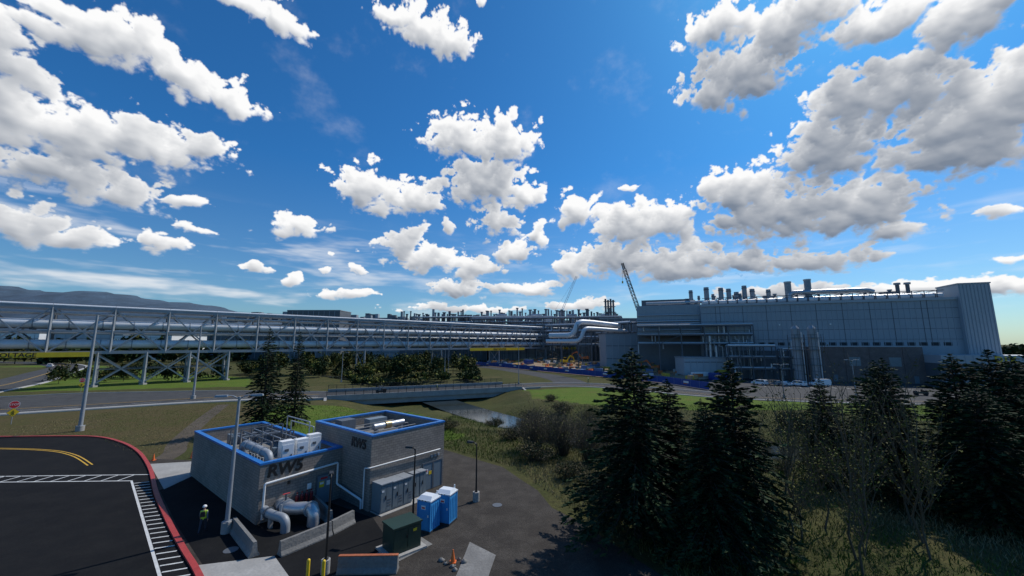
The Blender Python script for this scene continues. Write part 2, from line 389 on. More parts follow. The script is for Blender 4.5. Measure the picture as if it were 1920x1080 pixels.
# ------------------------------------------------------------------ vegetation meshes
def quads_obj(name,C,A,B,mi,mats,extra=None):
    N=len(C); V=np.empty((N,4,3)); V[:,0]=C-A-B*.35; V[:,1]=C-A*.2+B; V[:,2]=C+A*1.0+B*.1; V[:,3]=C+A*.1-B
    V=V.reshape(-1,3).tolist(); F=np.arange(N*4).reshape(-1,4).tolist(); mi=list(map(int,mi)); sm=[False]*N
    if extra:
        o=len(V); V+=[list(p) for p in extra.v]; F+=[[k+o for k in f] for f in extra.f]
        mi+=[k+len(mats) for k in extra.m]; sm+=extra.sm; mats=mats+extra.mats
    me=bpy.data.meshes.new(name); me.from_pydata(V,[],F)
    for m in mats: me.materials.append(m)
    me.polygons.foreach_set('material_index',mi); me.polygons.foreach_set('use_smooth',sm); me.update(); return me
def conifer(name,h,r,seed,nw=44,nb=8,nt_=20,tw=.42):
    g=np.random.default_rng(seed); C=[];A=[];B=[];mi=[]
    ex=MB(); ex.tube([(0,0,-.5),(.05,0,h*.5),(0,0,h*.97)],[h*.018,h*.010,.02],BARK,7)
    lob=g.random()*6.28
    for i in range(nw):
        t=(i+g.random()*.8)/nw; z0=h*(.08+.91*t); Lm=r*((1-t)**.72)*(1 if t>.08 else .8)*(.82+.3*g.random())
        k=max(4,int(nb*(1-.4*t)))
        off=g.random()*6.28
        for j in range(k):
            az=off+6.283*j/k+g.normal()*.25; L=Lm*(.52+.6*g.random())*(1+.12*math.cos(az-lob)); rd=np.array([math.cos(az),math.sin(az),0]); tg=np.array([-rd[1],rd[0],0])
            up=.20+.3*t; dr=.42*(1-t)+.1
            n=max(4,int(nt_*L/r*1.3)); s=g.random(n)**.6
            P=rd*(L*s)[:,None]; P[:,2]=z0+L*(up*s-dr*s*s)
            sp=(L*.24*(1.1-s))*g.uniform(-1,1,n); P+=tg*sp[:,None]; P[:,2]-=np.abs(sp)*.3+g.random(n)*.12
            D=rd[None]*(.7+.3*g.random(n))[:,None]+tg[None]*(np.sign(sp)*(.25+.7*g.random(n)))[:,None]; D[:,2]+=-.25*g.random(n)+.12*t
            D/=np.linalg.norm(D,axis=1)[:,None]; ln=tw*(.6+.7*g.random(n))*(.55+.45*min(1,L/1.5))
            S=np.cross(D,g.normal(size=(n,3))); S/=np.linalg.norm(S,axis=1)[:,None]
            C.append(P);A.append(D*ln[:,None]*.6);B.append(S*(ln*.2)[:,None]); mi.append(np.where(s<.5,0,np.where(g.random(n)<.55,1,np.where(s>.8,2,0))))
            if L>.8: ex.tube([(0,0,z0),tuple(rd*L*.5+np.array([0,0,z0+L*(up*.5-dr*.25)])),tuple(rd*L*.9+np.array([0,0,z0+L*(up*.9-dr*.81)]))],[.035,.02,.008],BARK,3,False)
    return quads_obj(name,np.concatenate(C),np.concatenate(A),np.concatenate(B),np.concatenate(mi),[N1,N2,N3],ex)
def bare_tree(name,h,seed,leafn=250,mats=[L1,L2],ls=.08,spread=.45):
    g=random.Random(seed); ex=MB(); tips=[]
    def br(p,d,L,r,lv):
        q=p+d*L*.5+Vector((g.gauss(0,.04),g.gauss(0,.04),0))*L; e=p+d*L+Vector((g.gauss(0,.05),g.gauss(0,.05),0))*L
        ex.tube([p,q,e],[r,r*.8,r*.55],BARKP,5 if lv<2 else 3,False)
        if lv>=5 or r<.004: tips.append(e); tips.append(q); return
        k=5 if lv<2 else 3 if lv<3 else 2
        for i in range(k):
            a=g.uniform(0,6.28); sp=spread*g.uniform(.6,1.3) if i or lv>1 else .1
            nd=(d+Vector((math.cos(a)*sp,math.sin(a)*sp,g.uniform(.05,.25)))).normalized()
            br(p.lerp(e,1 if i==0 else g.uniform(.35,.95)),nd,L*(g.uniform(.7,.85) if i==0 else g.uniform(.4,.65)),r*(.72 if i==0 else .45),lv+1)
    br(Vector((0,0,-.3)),Vector((g.gauss(0,.04),g.gauss(0,.04),1)).normalized(),h*.34,h*.0078,0)
    n=leafn; gg=np.random.default_rng(seed); T=np.array([tuple(t) for t in tips]); C=T[gg.integers(0,len(T),n)]+gg.normal(size=(n,3))*.18
    D=gg.normal(size=(n,3)); D/=np.linalg.norm(D,axis=1)[:,None]; S=np.cross(D,gg.normal(size=(n,3))); S/=np.linalg.norm(S,axis=1)[:,None]
    s=ls*(.6+.8*gg.random(n)); return quads_obj(name,C,D*s[:,None],S*(s*.5)[:,None],gg.integers(0,len(mats),n),list(mats),ex)
def shrub(name,h,r,seed,stems=60,leaves=1800,mats=[L1,L2,L4],ls=.09,stem=BARKP):
    g=np.random.default_rng(seed); ex=MB(); P=[]
    for i in range(stems):
        a=g.random()*6.28; e=r*g.random()**.6; hh=h*(1-.45*(e/r)**2)*(.6+.45*g.random()); b0=np.array([math.cos(a),math.sin(a),0])
        p0=b0*e*.25; p2=b0*e+np.array([0,0,hh]); p1=(p0+p2)/2+np.array([0,0,hh*.12])-b0*e*.12
        ex.tube([p0,p1,p2],[.035,.022,.008],stem,3,False)
        for k in range(5):
            s=.4+.6*g.random(); q=p0*(1-s)**2+p1*2*s*(1-s)+p2*s*s; d=g.normal(size=3)*.25*h; d[2]=abs(d[2])+.1*h
            ex.tube([q,q+d],[.012,.004],stem,3,False); P+= [q,q+d*.5,q+d]
    P=np.array(P); n=leaves; C=P[g.integers(0,len(P),n)]+g.normal(size=(n,3))*.07*h*.8
    D=g.normal(size=(n,3)); D/=np.linalg.norm(D,axis=1)[:,None]; S=np.cross(D,g.normal(size=(n,3))); S/=np.linalg.norm(S,axis=1)[:,None]
    s=ls*(.6+.8*g.random(n)); return quads_obj(name,C,D*s[:,None],S*(s*.6)[:,None],g.integers(0,len(mats),n),list(mats),ex)
def crown_mass(name,spots,seed,mats,ls,per):
    g=np.random.default_rng(seed); Cs=[];mi=[];ex=MB()
    for (x,y,h,r,con) in spots:
        n=int(per*(.6+.4*r*h/30)); 
        if con:
            t=g.random(n)**.8; a=g.random(n)*6.28; rr=r*(1-t)*(.5+.5*g.random(n)); P=np.stack([rr*np.cos(a),rr*np.sin(a),h*(.08+.92*t)],1); k=np.where(g.random(n)<.6,0,1)
        else:
            cl=g.normal(size=(9,3)); cl/=np.linalg.norm(cl,axis=1)[:,None]; cl*=np.array([r*.6,r*.6,h*.26]); cl[:,2]+=h*.62
            w=g.integers(0,9,n); P=cl[w]+g.normal(size=(n,3))*np.array([r*.24,r*.24,h*.11]); P[:,2]=np.maximum(P[:,2],.2); k=w%len(mats)
        ex.tube([(x,y,hz(x,y)-.3),(x,y,hz(x,y)+h*.6)],[h*.02,h*.01],BARK,4,False)
        Cs.append(P+np.array([x,y,hz(x,y)])); mi.append(k)
    C=np.concatenate(Cs); n=len(C); D=g.normal(size=(n,3)); D/=np.linalg.norm(D,axis=1)[:,None]; S=np.cross(D,g.normal(size=(n,3))); S/=np.linalg.norm(S,axis=1)[:,None]
    s=ls*(.6+.8*g.random(n)); o=bpy.data.objects.new(name,quads_obj(name,C,D*s[:,None],S*(s*.7)[:,None],np.concatenate(mi),list(mats),ex)); link(o)

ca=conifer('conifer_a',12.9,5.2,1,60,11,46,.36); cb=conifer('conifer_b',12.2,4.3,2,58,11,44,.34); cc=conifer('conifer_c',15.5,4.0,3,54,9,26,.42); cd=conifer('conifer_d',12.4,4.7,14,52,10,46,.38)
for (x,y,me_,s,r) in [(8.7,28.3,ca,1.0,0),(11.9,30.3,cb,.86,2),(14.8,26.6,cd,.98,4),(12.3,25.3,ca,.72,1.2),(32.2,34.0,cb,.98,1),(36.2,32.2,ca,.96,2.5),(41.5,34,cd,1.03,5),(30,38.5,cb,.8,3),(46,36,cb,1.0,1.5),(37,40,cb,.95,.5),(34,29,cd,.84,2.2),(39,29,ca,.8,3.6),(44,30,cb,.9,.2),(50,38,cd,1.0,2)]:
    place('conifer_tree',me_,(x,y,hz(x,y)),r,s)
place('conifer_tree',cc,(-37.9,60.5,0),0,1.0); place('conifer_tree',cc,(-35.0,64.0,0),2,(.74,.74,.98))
place('conifer_tree',cc,(30,63,hz(30,63)),1,.42)
bts=[bare_tree('bare_tree_%d'%i,10.5,20+i,420) for i in range(3)]
for i,(x,y,s) in enumerate([(17.6,26.5,.95),(19.5,28,1.0),(21.0,25.5,1.02),(24.0,28.3,1.05),(26.3,31,1.1),(22.8,33,1.0),(27.2,27.5,1.05),(18.6,31,.85),(25.5,25.5,.95),(29,30,1.0),(20,24,.9),(22.2,29.5,.85),(24.8,33.5,.9)]):
    place('bare_tree',bts[i%3],(x,y,hz(x,y)),i*1.7,s)
shA=shrub('willow_shrub_a',5.2,3.2,5,150,1700,[L1,L2,L4,L4],.08); shB=shrub('willow_shrub_b',3.2,2.6,6,110,1500,[L1,L4,L2],.075); shC=shrub('bramble',1.6,2.4,8,70,2000,[L1,L4,L3],.085); shD=shrub('dark_shrub',3.2,2.6,9,60,3000,[L3,L3,L1],.12)
g=random.Random(4)
for (x,y,me_,s) in [(2.6,50,shA,.95),(6,48,shA,.9),(8.6,45,shA,.8),(5.5,57,shB,1.0),(9,54,shB,1.1),(12,50,shA,.8),(2,62,shB,.8),(5,70,shB,1.0),(-10,62,shC,.8),(13,60,shA,.8),(-3,70,shC,.8),(2.6,45.5,shC,1),(5.8,40,shC,.9),(7.6,36.5,shC,.8),(17,52,shB,1),(20,58,shB,.9),(4,80,shC,1),(10,80,shC,1.2),(14,72,shB,.8),(24,50,shB,1),(9,92,shC,.8),(10.5,40,shB,.8),(7.6,33,shC,.7),(10.2,37,shB,.7),(13,42,shA,.7),(14,36,shB,.8),(17,40,shB,.9),(8,64,shA,.7),(0,56,shC,1)]:
    place('willow_shrub' if me_ in (shA,shB) else 'bush',me_,(x,y,hz(x,y)),g.random()*6,s*g.uniform(.9,1.1))
for i in range(64):
    x=g.uniform(12,120); y=g.uniform(34,68); 
    if y<x*.1+28: continue
    me_=g.choice([shB,shC,shC,shD]); place('bush',me_,(x,y,hz(x,y)),g.random()*6,g.uniform(.5,.95))
sp=[]
for i in range(110):
    x=g.uniform(-120,-16); y=g.uniform(155,235)
    if abs(y-(249+x))<12 or (x>-40 and y>200) : continue
    sp.append((x,y,g.uniform(4,9.5),g.uniform(2.5,4.5),g.random()<.15))
for i in range(20): x=g.uniform(-60,-8); sp.append((x,g.uniform(132,150),g.uniform(2,4),g.uniform(2,3.4),False))
crown_mass('tree_mass',sp,5,[L3,L3,L1,L2],.42,480)
sp=[]
for i in range(190):
    t=g.random(); x=-900+t*700; sp.append((x,g.uniform(280,480) if x<-330 else g.uniform(250,310),g.uniform(9,19),g.uniform(5,8),g.random()<.5))
for i in range(60): sp.append((g.uniform(300,800),g.uniform(240,420),g.uniform(7,14),g.uniform(5,8),g.random()<.4))
crown_mass('distant_trees',sp,6,[L3,L3,L1],1.4,170)
sp=[(g.uniform(-175,-108),g.uniform(126,175),g.uniform(2.5,6),g.uniform(2,3.5),g.random()<.2) for i in range(46)]
sp=[s_ for s_ in sp if s_[0]>-s_[1]*1.17]
crown_mass('hedge_bushes',sp,7,[L3,L1,L3],.35,320)
gg=np.random.default_rng(11)
V=[];Fm=[]
yard_np=[(-8.7,50.9),(.3,43),(2.8,37),(5.7,30.6),(7.9,26.3),(9.2,24),(13.5,15),(-60,15),(-60,60)]
for (n,x0,x1,y0,y1,h0,h1,test) in [(80000,-12,60,17,62,.12,.42,lambda X,Y:(~inpoly(X,Y,yard_np))&(np.abs(X)<Y*1.45)),(30000,-14,120,60,86,.2,.5,lambda X,Y:(X>-12)&(Y-X*.02<90)),(16000,-78,-38,46,92,.06,.15,lambda X,Y:inpoly(X,Y,MOWN[0])),(16000,-50,-8,44,88,.1,.25,lambda X,Y:inpoly(X,Y,LAWNS[0]))]:
    X=gg.uniform(x0,x1,n);Y=gg.uniform(y0,y1,n); k=test(X,Y); X=X[k];Y=Y[k]; n=len(X); Z=hgt(X,Y); H=gg.uniform(h0,h1,n); a=gg.random(n)*6.28; w=.035
    dx=np.cos(a)*w;dy=np.sin(a)*w; lx=gg.normal(size=n)*H*.45; ly=gg.normal(size=n)*H*.45
    T=np.stack([np.stack([X-dx,Y-dy,Z-.02],1),np.stack([X+dx,Y+dy,Z-.02],1),np.stack([X+lx,Y+ly,Z+H],1)],1).reshape(-1,3); V.append(T)
    base=np.sin(X*.23)+np.cos(Y*.31+X*.1)+gg.normal(size=n)*.6; q=np.where(base>.6,2,np.where(base>-.4,1,0))
    if h0<.11: q=np.where(gg.random(n)<.8,0,1) if h1>.2 else q
    Fm.append(q)
V=np.concatenate(V);Fm=np.concatenate(Fm); me=bpy.data.meshes.new('grass'); me.from_pydata(V.tolist(),[],np.arange(len(V)).reshape(-1,3).tolist())
for q in (G1,G2,G3): me.materials.append(q)
me.polygons.foreach_set('material_index',Fm.astype(int).tolist()); link(bpy.data.objects.new('grass',me))

# ------------------------------------------------------------------ pump house (RW5)
A0=(-18.6,30.0); fd=(.62,.785); ld=(-.785,.62); AB=math.atan2(fd[1],fd[0])
def BP(s,q,z=0): return (A0[0]+fd[0]*s+ld[0]*q,A0[1]+fd[1]*s+ld[1]*q,z)
def bbox(mb,s0,s1,q0,q1,z0,z1,mat,mtop=None):
    mb.hexa([BP(s0,q0,z0),BP(s1,q0,z0),BP(s1,q1,z0),BP(s0,q1,z0),BP(s0,q0,z1),BP(s1,q0,z1),BP(s1,q1,z1),BP(s0,q1,z1)],mat,mtop)
def ring(mb,s0,s1,q0,q1,th,z0,z1,mat):
    bbox(mb,s0,s0+th,q0,q1,z0,z1,mat); bbox(mb,s1-th,s1,q0,q1,z0,z1,mat)
    bbox(mb,s0+th,s1-th,q0,q0+th,z0,z1,mat); bbox(mb,s0+th,s1-th,q1-th,q1,z0,z1,mat)
house=bpy.data.objects.new('block_pump_house',None); link(house)
S1=6.3; S2=14.0; Q2=17.5
mb=MB(); ring(mb,0,S1,0,Q2,.3,0,4.1,CMU); ring(mb,S1+.01,S2,-4.4,5.2,.3,0,5.6,CMU); mb.make('walls',parent=house)
mb=MB(); ring(mb,-.04,S1-.002,-.04,Q2+.04,.38,4.1,4.24,BLUE); ring(mb,S1,S2+.04,-4.44,5.24,.38,5.6,5.74,BLUE); mb.make('coping',parent=house)
mb=MB(); bbox(mb,.3,S1-.3,.3,Q2-.3,2.6,2.85,CONCD); bbox(mb,S1+.31,S2-.3,-4.1,4.9,4.3,4.6,CONCD); mb.make('roof',parent=house)
mb=MB(); RZ=2.85
for k in range(6):
    q=1.9+k*.62; mb.elbow([BP(1.0,q,RZ),BP(1.0,q,4.0)],.1,STEEL,8); mb.tube([BP(1.0,q,3.5),BP(1.0,q,3.65)],.17,GREYBOX,8)
mb.elbow([BP(.95,6.6,RZ),BP(.95,6.6,4.5),BP(.95,1.1,4.5),BP(.95,1.1,RZ)],.3,STEEL,16)
for q in (2.2,3.8,5.4): mb.tube([BP(.95,q,4.5),BP(.95,q+.1,4.5)],.38,ALU,16)
for i,(s,q,w,h) in enumerate([(2.35,1.6,.95,2.3),(3.6,1.8,.95,2.2),(4.85,2.3,1.0,2.3)]):
    mb.box(BP(s,q,RZ+.06),(w,.7,h),WPAINT,AB); mb.box(BP(s,q,RZ),(w-.1,.6,.06),DARK,AB)
    mb.box(BP(s+.37*ld[0]*0,q-.37,RZ+.2),(w*.86,.03,h*.82),POTW,AB); mb.box(BP(s+w*.28,q-.4,RZ+.2+h*.4),(.06,.05,.2),BLACK,AB)
    mb.box(BP(s-.1,q-.4,RZ+.3+h*.55),(.3,.03,.2),STEELD,AB)
for (s0,q0,s1,q1,zz) in [(1.8,7.6,5.4,7.6,4.7),(1.8,10.2,5.4,10.2,5.0),(1.8,12.9,5.4,12.9,4.7)]:
    for s in (s0,(s0+s1)/2,s1): mb.beam(BP(s,q0,RZ),BP(s,q0,zz),.09,.09,STEELD)
    mb.beam(BP(s0,q0,zz),BP(s1,q1,zz),.09,.09,STEELD); mb.beam(BP(s0,q0,zz-.7),BP(s1,q1,zz-.7),.07,.07,STEEL)
for k in range(5):
    mb.elbow([BP(2.2+k*.7,13,RZ),BP(2.2+k*.7,13,4.1+.2*(k%3)),BP(2.2+k*.7,6.0,4.1+.2*(k%3)),BP(2.2+k*.7,6.0,RZ)],.05+.03*(k%2),STEELD if k%2 else STEEL,8)
    mb.box(BP(2.2+k*.7,8-k*.5,RZ),(.4,.5,.7),GREYBOX if k%2 else DOORC,AB); mb.box(BP(2.4+k*.6,15-k*.3,RZ),(.35,.7,1.0),STEELD if k%2 else GREYBOX,AB)
for zz,s_ in ((5.4,5.7),(5.9,5.3)): mb.elbow([BP(s_,4.2,RZ),BP(s_,4.2,zz),BP(s_,9,zz),BP(s_,9,RZ)],.055,ALU,8)
mb.tube([BP(9.2,0,5.35),BP(12.5,0,5.35)],.28,ALU,12); mb.tube([BP(10.4,0,5.35),BP(11,0,5.35)],.36,BRASS,12)
for s in (9.5,12.2): mb.box(BP(s,0,4.6),(.2,.5,.5),STEEL,AB)
for k in range(5): mb.elbow([BP(7.6,-2.5+k*1.2,4.6),BP(7.6,-2.5+k*1.2,5.2),BP(13,-2.5+k*1.2,5.2),BP(13,-2.5+k*1.2,4.6)],.05,STEELD,7)
mb.box(BP(8,2.8,4.6),(1.4,1.2,1.3),STEELD,AB); mb.box(BP(11.5,3.2,4.6),(2,1,.9),GREYBOX,AB)
mb.make('rooftop_equipment',parent=house)
mb=MB()
q=-.14
mb.elbow([BP(.35,q,.3),BP(.35,q,2.75),BP(5.9,q,3.0),BP(5.9,q,1.9)],.085,WPAINT,8)
mb.elbow([BP(5.9,-.16,1.95),BP(5.9,-.16,1.3),BP(6.12,-3.6,.75),BP(6.12,-3.6,.1)],.085,WPAINT,8)
mb.elbow([BP(6.1,-3.9,.2),BP(6.1,-3.9,3.2),BP(6.1,-4.5,3.3),BP(13.4,-4.55,3.3)],.05,WPAINT,8)
bbox(mb,4.3,5.5,-.06,0,.05,2.25,DOORC); bbox(mb,4.2,4.3,-.09,0,.05,2.35,STEELD); bbox(mb,5.5,5.6,-.09,0,.05,2.35,STEELD); bbox(mb,4.3,5.5,-.09,0,2.25,2.35,STEELD)
bbox(mb,4.45,4.85,-.075,-.06,1.35,1.8,YELP); bbox(mb,4.5,4.8,-.085,-.075,1.58,1.74,WPAINT); bbox(mb,5.05,5.35,-.075,-.06,1.4,1.75,WPAINT); bbox(mb,4.55,5.1,-.075,-.06,1.95,2.1,REDS)
bbox(mb,3.5,3.8,-.1,0,1.5,1.9,WPAINT); bbox(mb,2.0,2.15,-.16,0,2.3,2.5,BLACK)
def door(s0,s1):
    bbox(mb,s0,s1,-4.46,-4.4,.05,2.3,DOORC); bbox(mb,s0-.08,s0,-4.49,-4.4,.05,2.4,STEELD); bbox(mb,s1,s1+.08,-4.49,-4.4,.05,2.4,STEELD); bbox(mb,s0,s1,-4.49,-4.4,2.3,2.4,STEELD)
door(11.55,12.6); door(12.77,13.7)
bbox(mb,11.7,12.1,-4.475,-4.46,1.4,1.8,WPAINT); bbox(mb,11.72,12.0,-4.49,-4.475,1.6,1.75,REDS); bbox(mb,12.2,12.5,-4.475,-4.46,1.3,1.6,YELP)
for k in range(3): bbox(mb,12.4+.4*k,12.6+.4*k,-4.5,-4.4,2.75,2.95,STEEL)
for i,(s0,s1,h,dp) in enumerate([(6.5,7.55,2.15,1.2),(7.57,8.6,2.1,1.2),(8.62,9.5,2.1,1.2),(9.9,10.6,2.0,.7),(10.65,11.35,2.0,.7)]):
    bbox(mb,s0,s1,-4.45-dp,-4.45,.12,h,GREYBOX); bbox(mb,s0+.05,s1-.05,-4.4-dp,-4.46,0,.12,DARK)
    bbox(mb,s0+.001,s1,-4.53-dp,-4.43,h,h+.07,STEEL)
    mdl=(s0+s1)/2
    for a_,b_ in ((s0+.05,mdl-.015),(mdl+.015,s1-.05)): bbox(mb,a_,b_,-4.475-dp,-4.45-dp,.25,h-.12,GREYBOX)
    bbox(mb,mdl-.1,mdl-.05,-4.51-dp,-4.475-dp,1.0,1.3,BLACK)
    if i<3:
        for z in (.5,.7,.9): bbox(mb,mdl+.1,s1-.12,-4.487-dp,-4.476-dp,z,z+.08,STEELD)
        bbox(mb,s0+.1,s0+.3,-4.487-dp,-4.476-dp,1.6,1.72,WPAINT)
bbox(mb,6.4,11.6,-6.0,-4.45,0,.06,CONC)
mb.make('wall_fittings',parent=house)
txt_child('RW5',1.2,BP(1.75,-.03,3.5),AB,house,BLACK,.02,.035,shear=.12)
txt_child('RW5',1.05,BP(S1-.03,-2.5,4.85),math.atan2(-ld[1],-ld[0]),house,BLACK,.02,.03,shear=.12)
for i in range(4):
    mb=MB(); mb.tube([(0,0,0),(0,0,1.25)],.13,MAROON,10); mb.sphere((0,0,1.25),.13,MAROON,10,1,True); mb.tube([(0,0,1.36),(0,0,1.5)],.035,ALU,6); mb.tube([(0,0,1.42),(0,0,1.55)],.06,MAROON,8)
    mb.make('gas_cylinder',BP(2.65+i*.36,-.34,.02))
mb=MB()
mb.elbow([BP(1.6,-.02,1.0),BP(1.6,-1.6,1.0),BP(2.6,-2.4,1.0),BP(2.6,-3.3,1.0),BP(2.6,-3.3,-.2)],.42,ALU,18,.8)
mb.elbow([BP(.5,-.02,.9),BP(.5,-1.4,.9),BP(.9,-2.8,.9),BP(.9,-2.8,-.2)],.3,STEEL,16,.6)
for q_ in (-.6,-1.2): mb.tube([BP(1.6,q_,1.0),BP(1.6,q_-.1,1.0)],.56,STEEL,18)
mb.tube([BP(2.6,-2.75,1.0),BP(2.6,-2.85,1.0)],.54,STEEL,18); mb.tube([BP(1.6,-.9,1.3),BP(1.6,-.9,1.9)],.08,STEELD,8); mb.tube([BP(1.35,-.9,1.9),BP(1.85,-.9,1.9)],.04,REDS,8)
mb.tube([BP(.5,-.8,.9),BP(.5,-.9,.9)],.4,STEELD,16); mb.tube([BP(.9,-1.9,1.1),BP(.9,-1.9,1.6)],.06,STEEL,8)
for s_ in (1.6,.5): mb.box(BP(s_,-1.3,0),(.2,.4,.6),CONC,AB)
mb.make('discharge_pipe')
def barrier(p,q,top=None,h=.85):
    mb=MB(); L=math.dist(p,q); prof=[(-.3,0),(-.3,.08),(-.17,.3),(-.1,h),(.1,h),(.17,.3),(.3,.08),(.3,0)]
    a=[(-L/2,y,z) for y,z in prof]; b_=[(L/2,y,z) for y,z in prof]
    mb.face(a,CONCD); mb.face(b_[::-1],CONCD)
    for i in range(len(prof)):
        j=(i+1)%len(prof); mb.face([a[i],b_[i],b_[j],a[j]][::-1],CONCD)
    if top: mb.box((0,0,h+.002),(L,.21,.05),top)
    mb.make('jersey_barrier',((p[0]+q[0])/2,(p[1]+q[1])/2,.02),math.atan2(q[1]-p[1],q[0]-p[0]))
barrier((-19.6,29.2),(-15.9,25.8)); barrier((-16.1,33.4),(-13.3,30.3)); barrier((-14.4,25.9),(-12.5,28.6)); barrier((-12.5,28.7),(-11.7,30.4)); barrier((-10.0,24.2),(-6.6,24.3),ORUST)
mb=MB()
mb.box((0,0,0),(2.5,2.1,.12),CONC,0); mb.box((0,0,.12),(1.9,1.5,1.45),DGREEN,0); mb.box((0,0,1.57),(2.02,1.62,.1),DGREEN,0)
mb.box((-.48,-.765,.3),(.9,.03,1.15),DGREEN,0); mb.box((.48,-.765,.3),(.9,.03,1.15),DGREEN,0); mb.box((-.06,-.8,.9),(.05,.05,.2),BLACK,0); mb.box((.5,-.785,1.15),(.25,.01,.16),YELP)
for k in range(8): mb.box((.965,-.6+k*.17,.35),(.05,.04,1.0),DGREEN)
mb.make('transformer_cabinet',(-7.1,26.8,.03),.75)
def toilet(loc,rot):
    o=bpy.data.objects.new('portable_toilet',None); o.location=loc; o.rotation_euler=(0,0,rot); link(o)
    mb=MB(); mb.box((0,0,0),(1.14,1.18,.14),DARK); mb.box((0,0,.14),(1.1,1.12,1.9),POTB,0,.99,.99)
    for x in (-.54,.54):
        for y in (-.55,.55): mb.box((x,y,.14),(.07,.07,1.92),POTB)
    for y in (-.35,-.12,.12,.35):
        for x in (-.56,.56): mb.box((x,y,.3),(.03,.06,1.5),POTB)
    mb.make('body',parent=o)
    mb=MB(); mb.box((.02,-.565,.2),(.84,.05,1.78),POTB); mb.box((.02,-.6,.3),(.7,.02,.75),POTB); mb.box((.38,-.6,1.05),(.08,.05,.14),WPAINT)
    mb.box((-.02,-.595,1.5),(.36,.015,.26),WPAINT); mb.box((-.02,-.606,1.56),(.26,.01,.1),REDS); mb.make('door',parent=o)
    mb=MB(); mb.box((0,0,2.04),(1.2,1.22,.08),POTW); mb.box((0,0,2.12),(1.14,1.16,.2),POTW,0,.82,.5)
    mb.tube([(.4,.42,2.1),(.4,.42,2.5)],.05,POTW,8)
    for x in (-.35,-.1,.15): mb.box((x,-.615,2.06),(.12,.02,.05),DARK)
    mb.make('roof',parent=o)
    mb=MB()
    for x in (-.3,0,.3): mb.box((x,-.57,1.86),(.22,.03,.1),DARK)
    for y in (-.3,0,.3): mb.box((-.555,y,1.83),(.03,.22,.1),DARK)
    mb.make('vents',parent=o)
toilet((-5.95,29.4,.02),-.42); toilet((-4.85,30.55,.02),-.36)
def cone(x,y,s=1):
    mb=MB(); mb.box((0,0,0),(.38,.38,.04),ORANGE); mb.tube([(0,0,.04),(0,0,.7)],[.15,.03],ORANGE,12); mb.tube([(0,0,.35),(0,0,.48)],[.093,.07],WPAINT,12)
    mb.make('traffic_cone',(x,y,.03),scale=s)
for x,y in [(-3.55,25.2),(-40.4,45.6),(-36.9,46.6),(-36.2,47.4)]: cone(x,y)
for x,y in ((-11.3,23.3),(-10.4,23.2)):
    mb=MB(); mb.tube([(0,0,0),(0,0,1.1)],.09,YELP,10); mb.sphere((0,0,1.1),.09,YELP,10,1,True); mb.make('bollard',(x,y,0))

# ------------------------------------------------------------------ lamps and signs
def lamp(x,y,h,mat,arms=((1,0),),arm=1.8,r=.09,base=.35,head=.7):
    mb=MB(); mb.tube([(0,0,-.2),(0,0,.75)],base,CONC,14); mb.box((0,0,.75),(r*4,r*4,.05),mat); mb.tube([(0,0,.78),(0,0,h)],[r*1.3,r*.75],mat,10)
    for ax,ay in arms:
        mb.tube([(0,0,h-.15),(ax*arm*.5,ay*arm*.5,h+.05),(ax*arm,ay*arm,h+.1)],.045,mat,6)
        a=math.atan2(ay,ax); mb.box((ax*(arm+head*.4),ay*(arm+head*.4),h+.02),(head,.3,.13),mat,a,.9,.7); mb.box((ax*(arm+head*.4),ay*(arm+head*.4),h),(head*.7,.22,.02),POTW,a)
    mb.make('street_lamp',(x,y,hz(x,y)))
lamp(-19.9,28.9,9.2,STEEL,((.95,.3),(-.95,-.3)),.8,.12,.33,.8)
lamp(-3,34.3,4.6,BLACK,((-.9,.4),),.4,.06,.28,.6); lamp(-7.1,29.6,5.4,BLACK,((-.9,.2),),.25,.06,.25,.6); lamp(-10.7,24.1,5.2,BLACK,((-.4,.9),),.25,.06,.25,.6)
for x,y,h in [(-65.3,60.5,17.5),(-76.3,94.7,17.5)]: lamp(x,y,h,STEEL,((.7,.7),),1.2,.2,.5,1)
for x,y,h in [(-24.8,144.6,11),(-59.2,136.5,10),(2.2,128,12),(85.3,98,9),(36,200,12),(-26,160,11),(140,100,9),(66,96,8),(120,88,8)]: lamp(x,y,h,STEEL,((1,0),(-1,0)),1.2,.09,.3,.8)
def stop_with_crossing(x,y,rot):
    p=bpy.data.objects.new('stop_sign',None); p.location=(x,y,0); p.rotation_euler=(0,0,rot); link(p)
    mb=MB(); mb.tube([(0,0,0),(0,0,2.9)],.04,STEEL,6)
    def ng(z,r,mat,yy,n=8,off=math.pi/8): mb.face([(r*math.cos(off+2*math.pi*k/n),yy,z+r*math.sin(off+2*math.pi*k/n)) for k in range(n)],mat)
    ng(2.5,.5,WPAINT,-.055); ng(2.5,.46,REDS,-.06); ng(2.5,.5,STEEL,-.045)
    zz=1.5; ng(zz,.56,BLACK,-.055,4,0); ng(zz,.53,YELP,-.06,4,0); ng(zz,.56,STEEL,-.045,4,0); mb.sphere((0,-.07,zz+.22),.05,BLACK,8)
    for a_,b_ in (((0,-.07,zz+.15),(0,-.07,zz-.08)),((0,-.07,zz-.08),(-.12,-.07,zz-.28)),((0,-.07,zz-.08),(.12,-.07,zz-.28)),((-.13,-.07,zz+.02),(.0,-.07,zz+.12)),((.13,-.07,zz),(.0,-.07,zz+.12))): mb.beam(a_,b_,.03,.05,BLACK)
    mb.make('sign_and_post',parent=p)
    txt_child('STOP',.34,(0,-.07,2.5),0,p,WPAINT,.004)
    p.scale=(1.25,)*3
stop_with_crossing(-82.0,65.4,.9); stop_with_crossing(-118.5,108.5,.85)

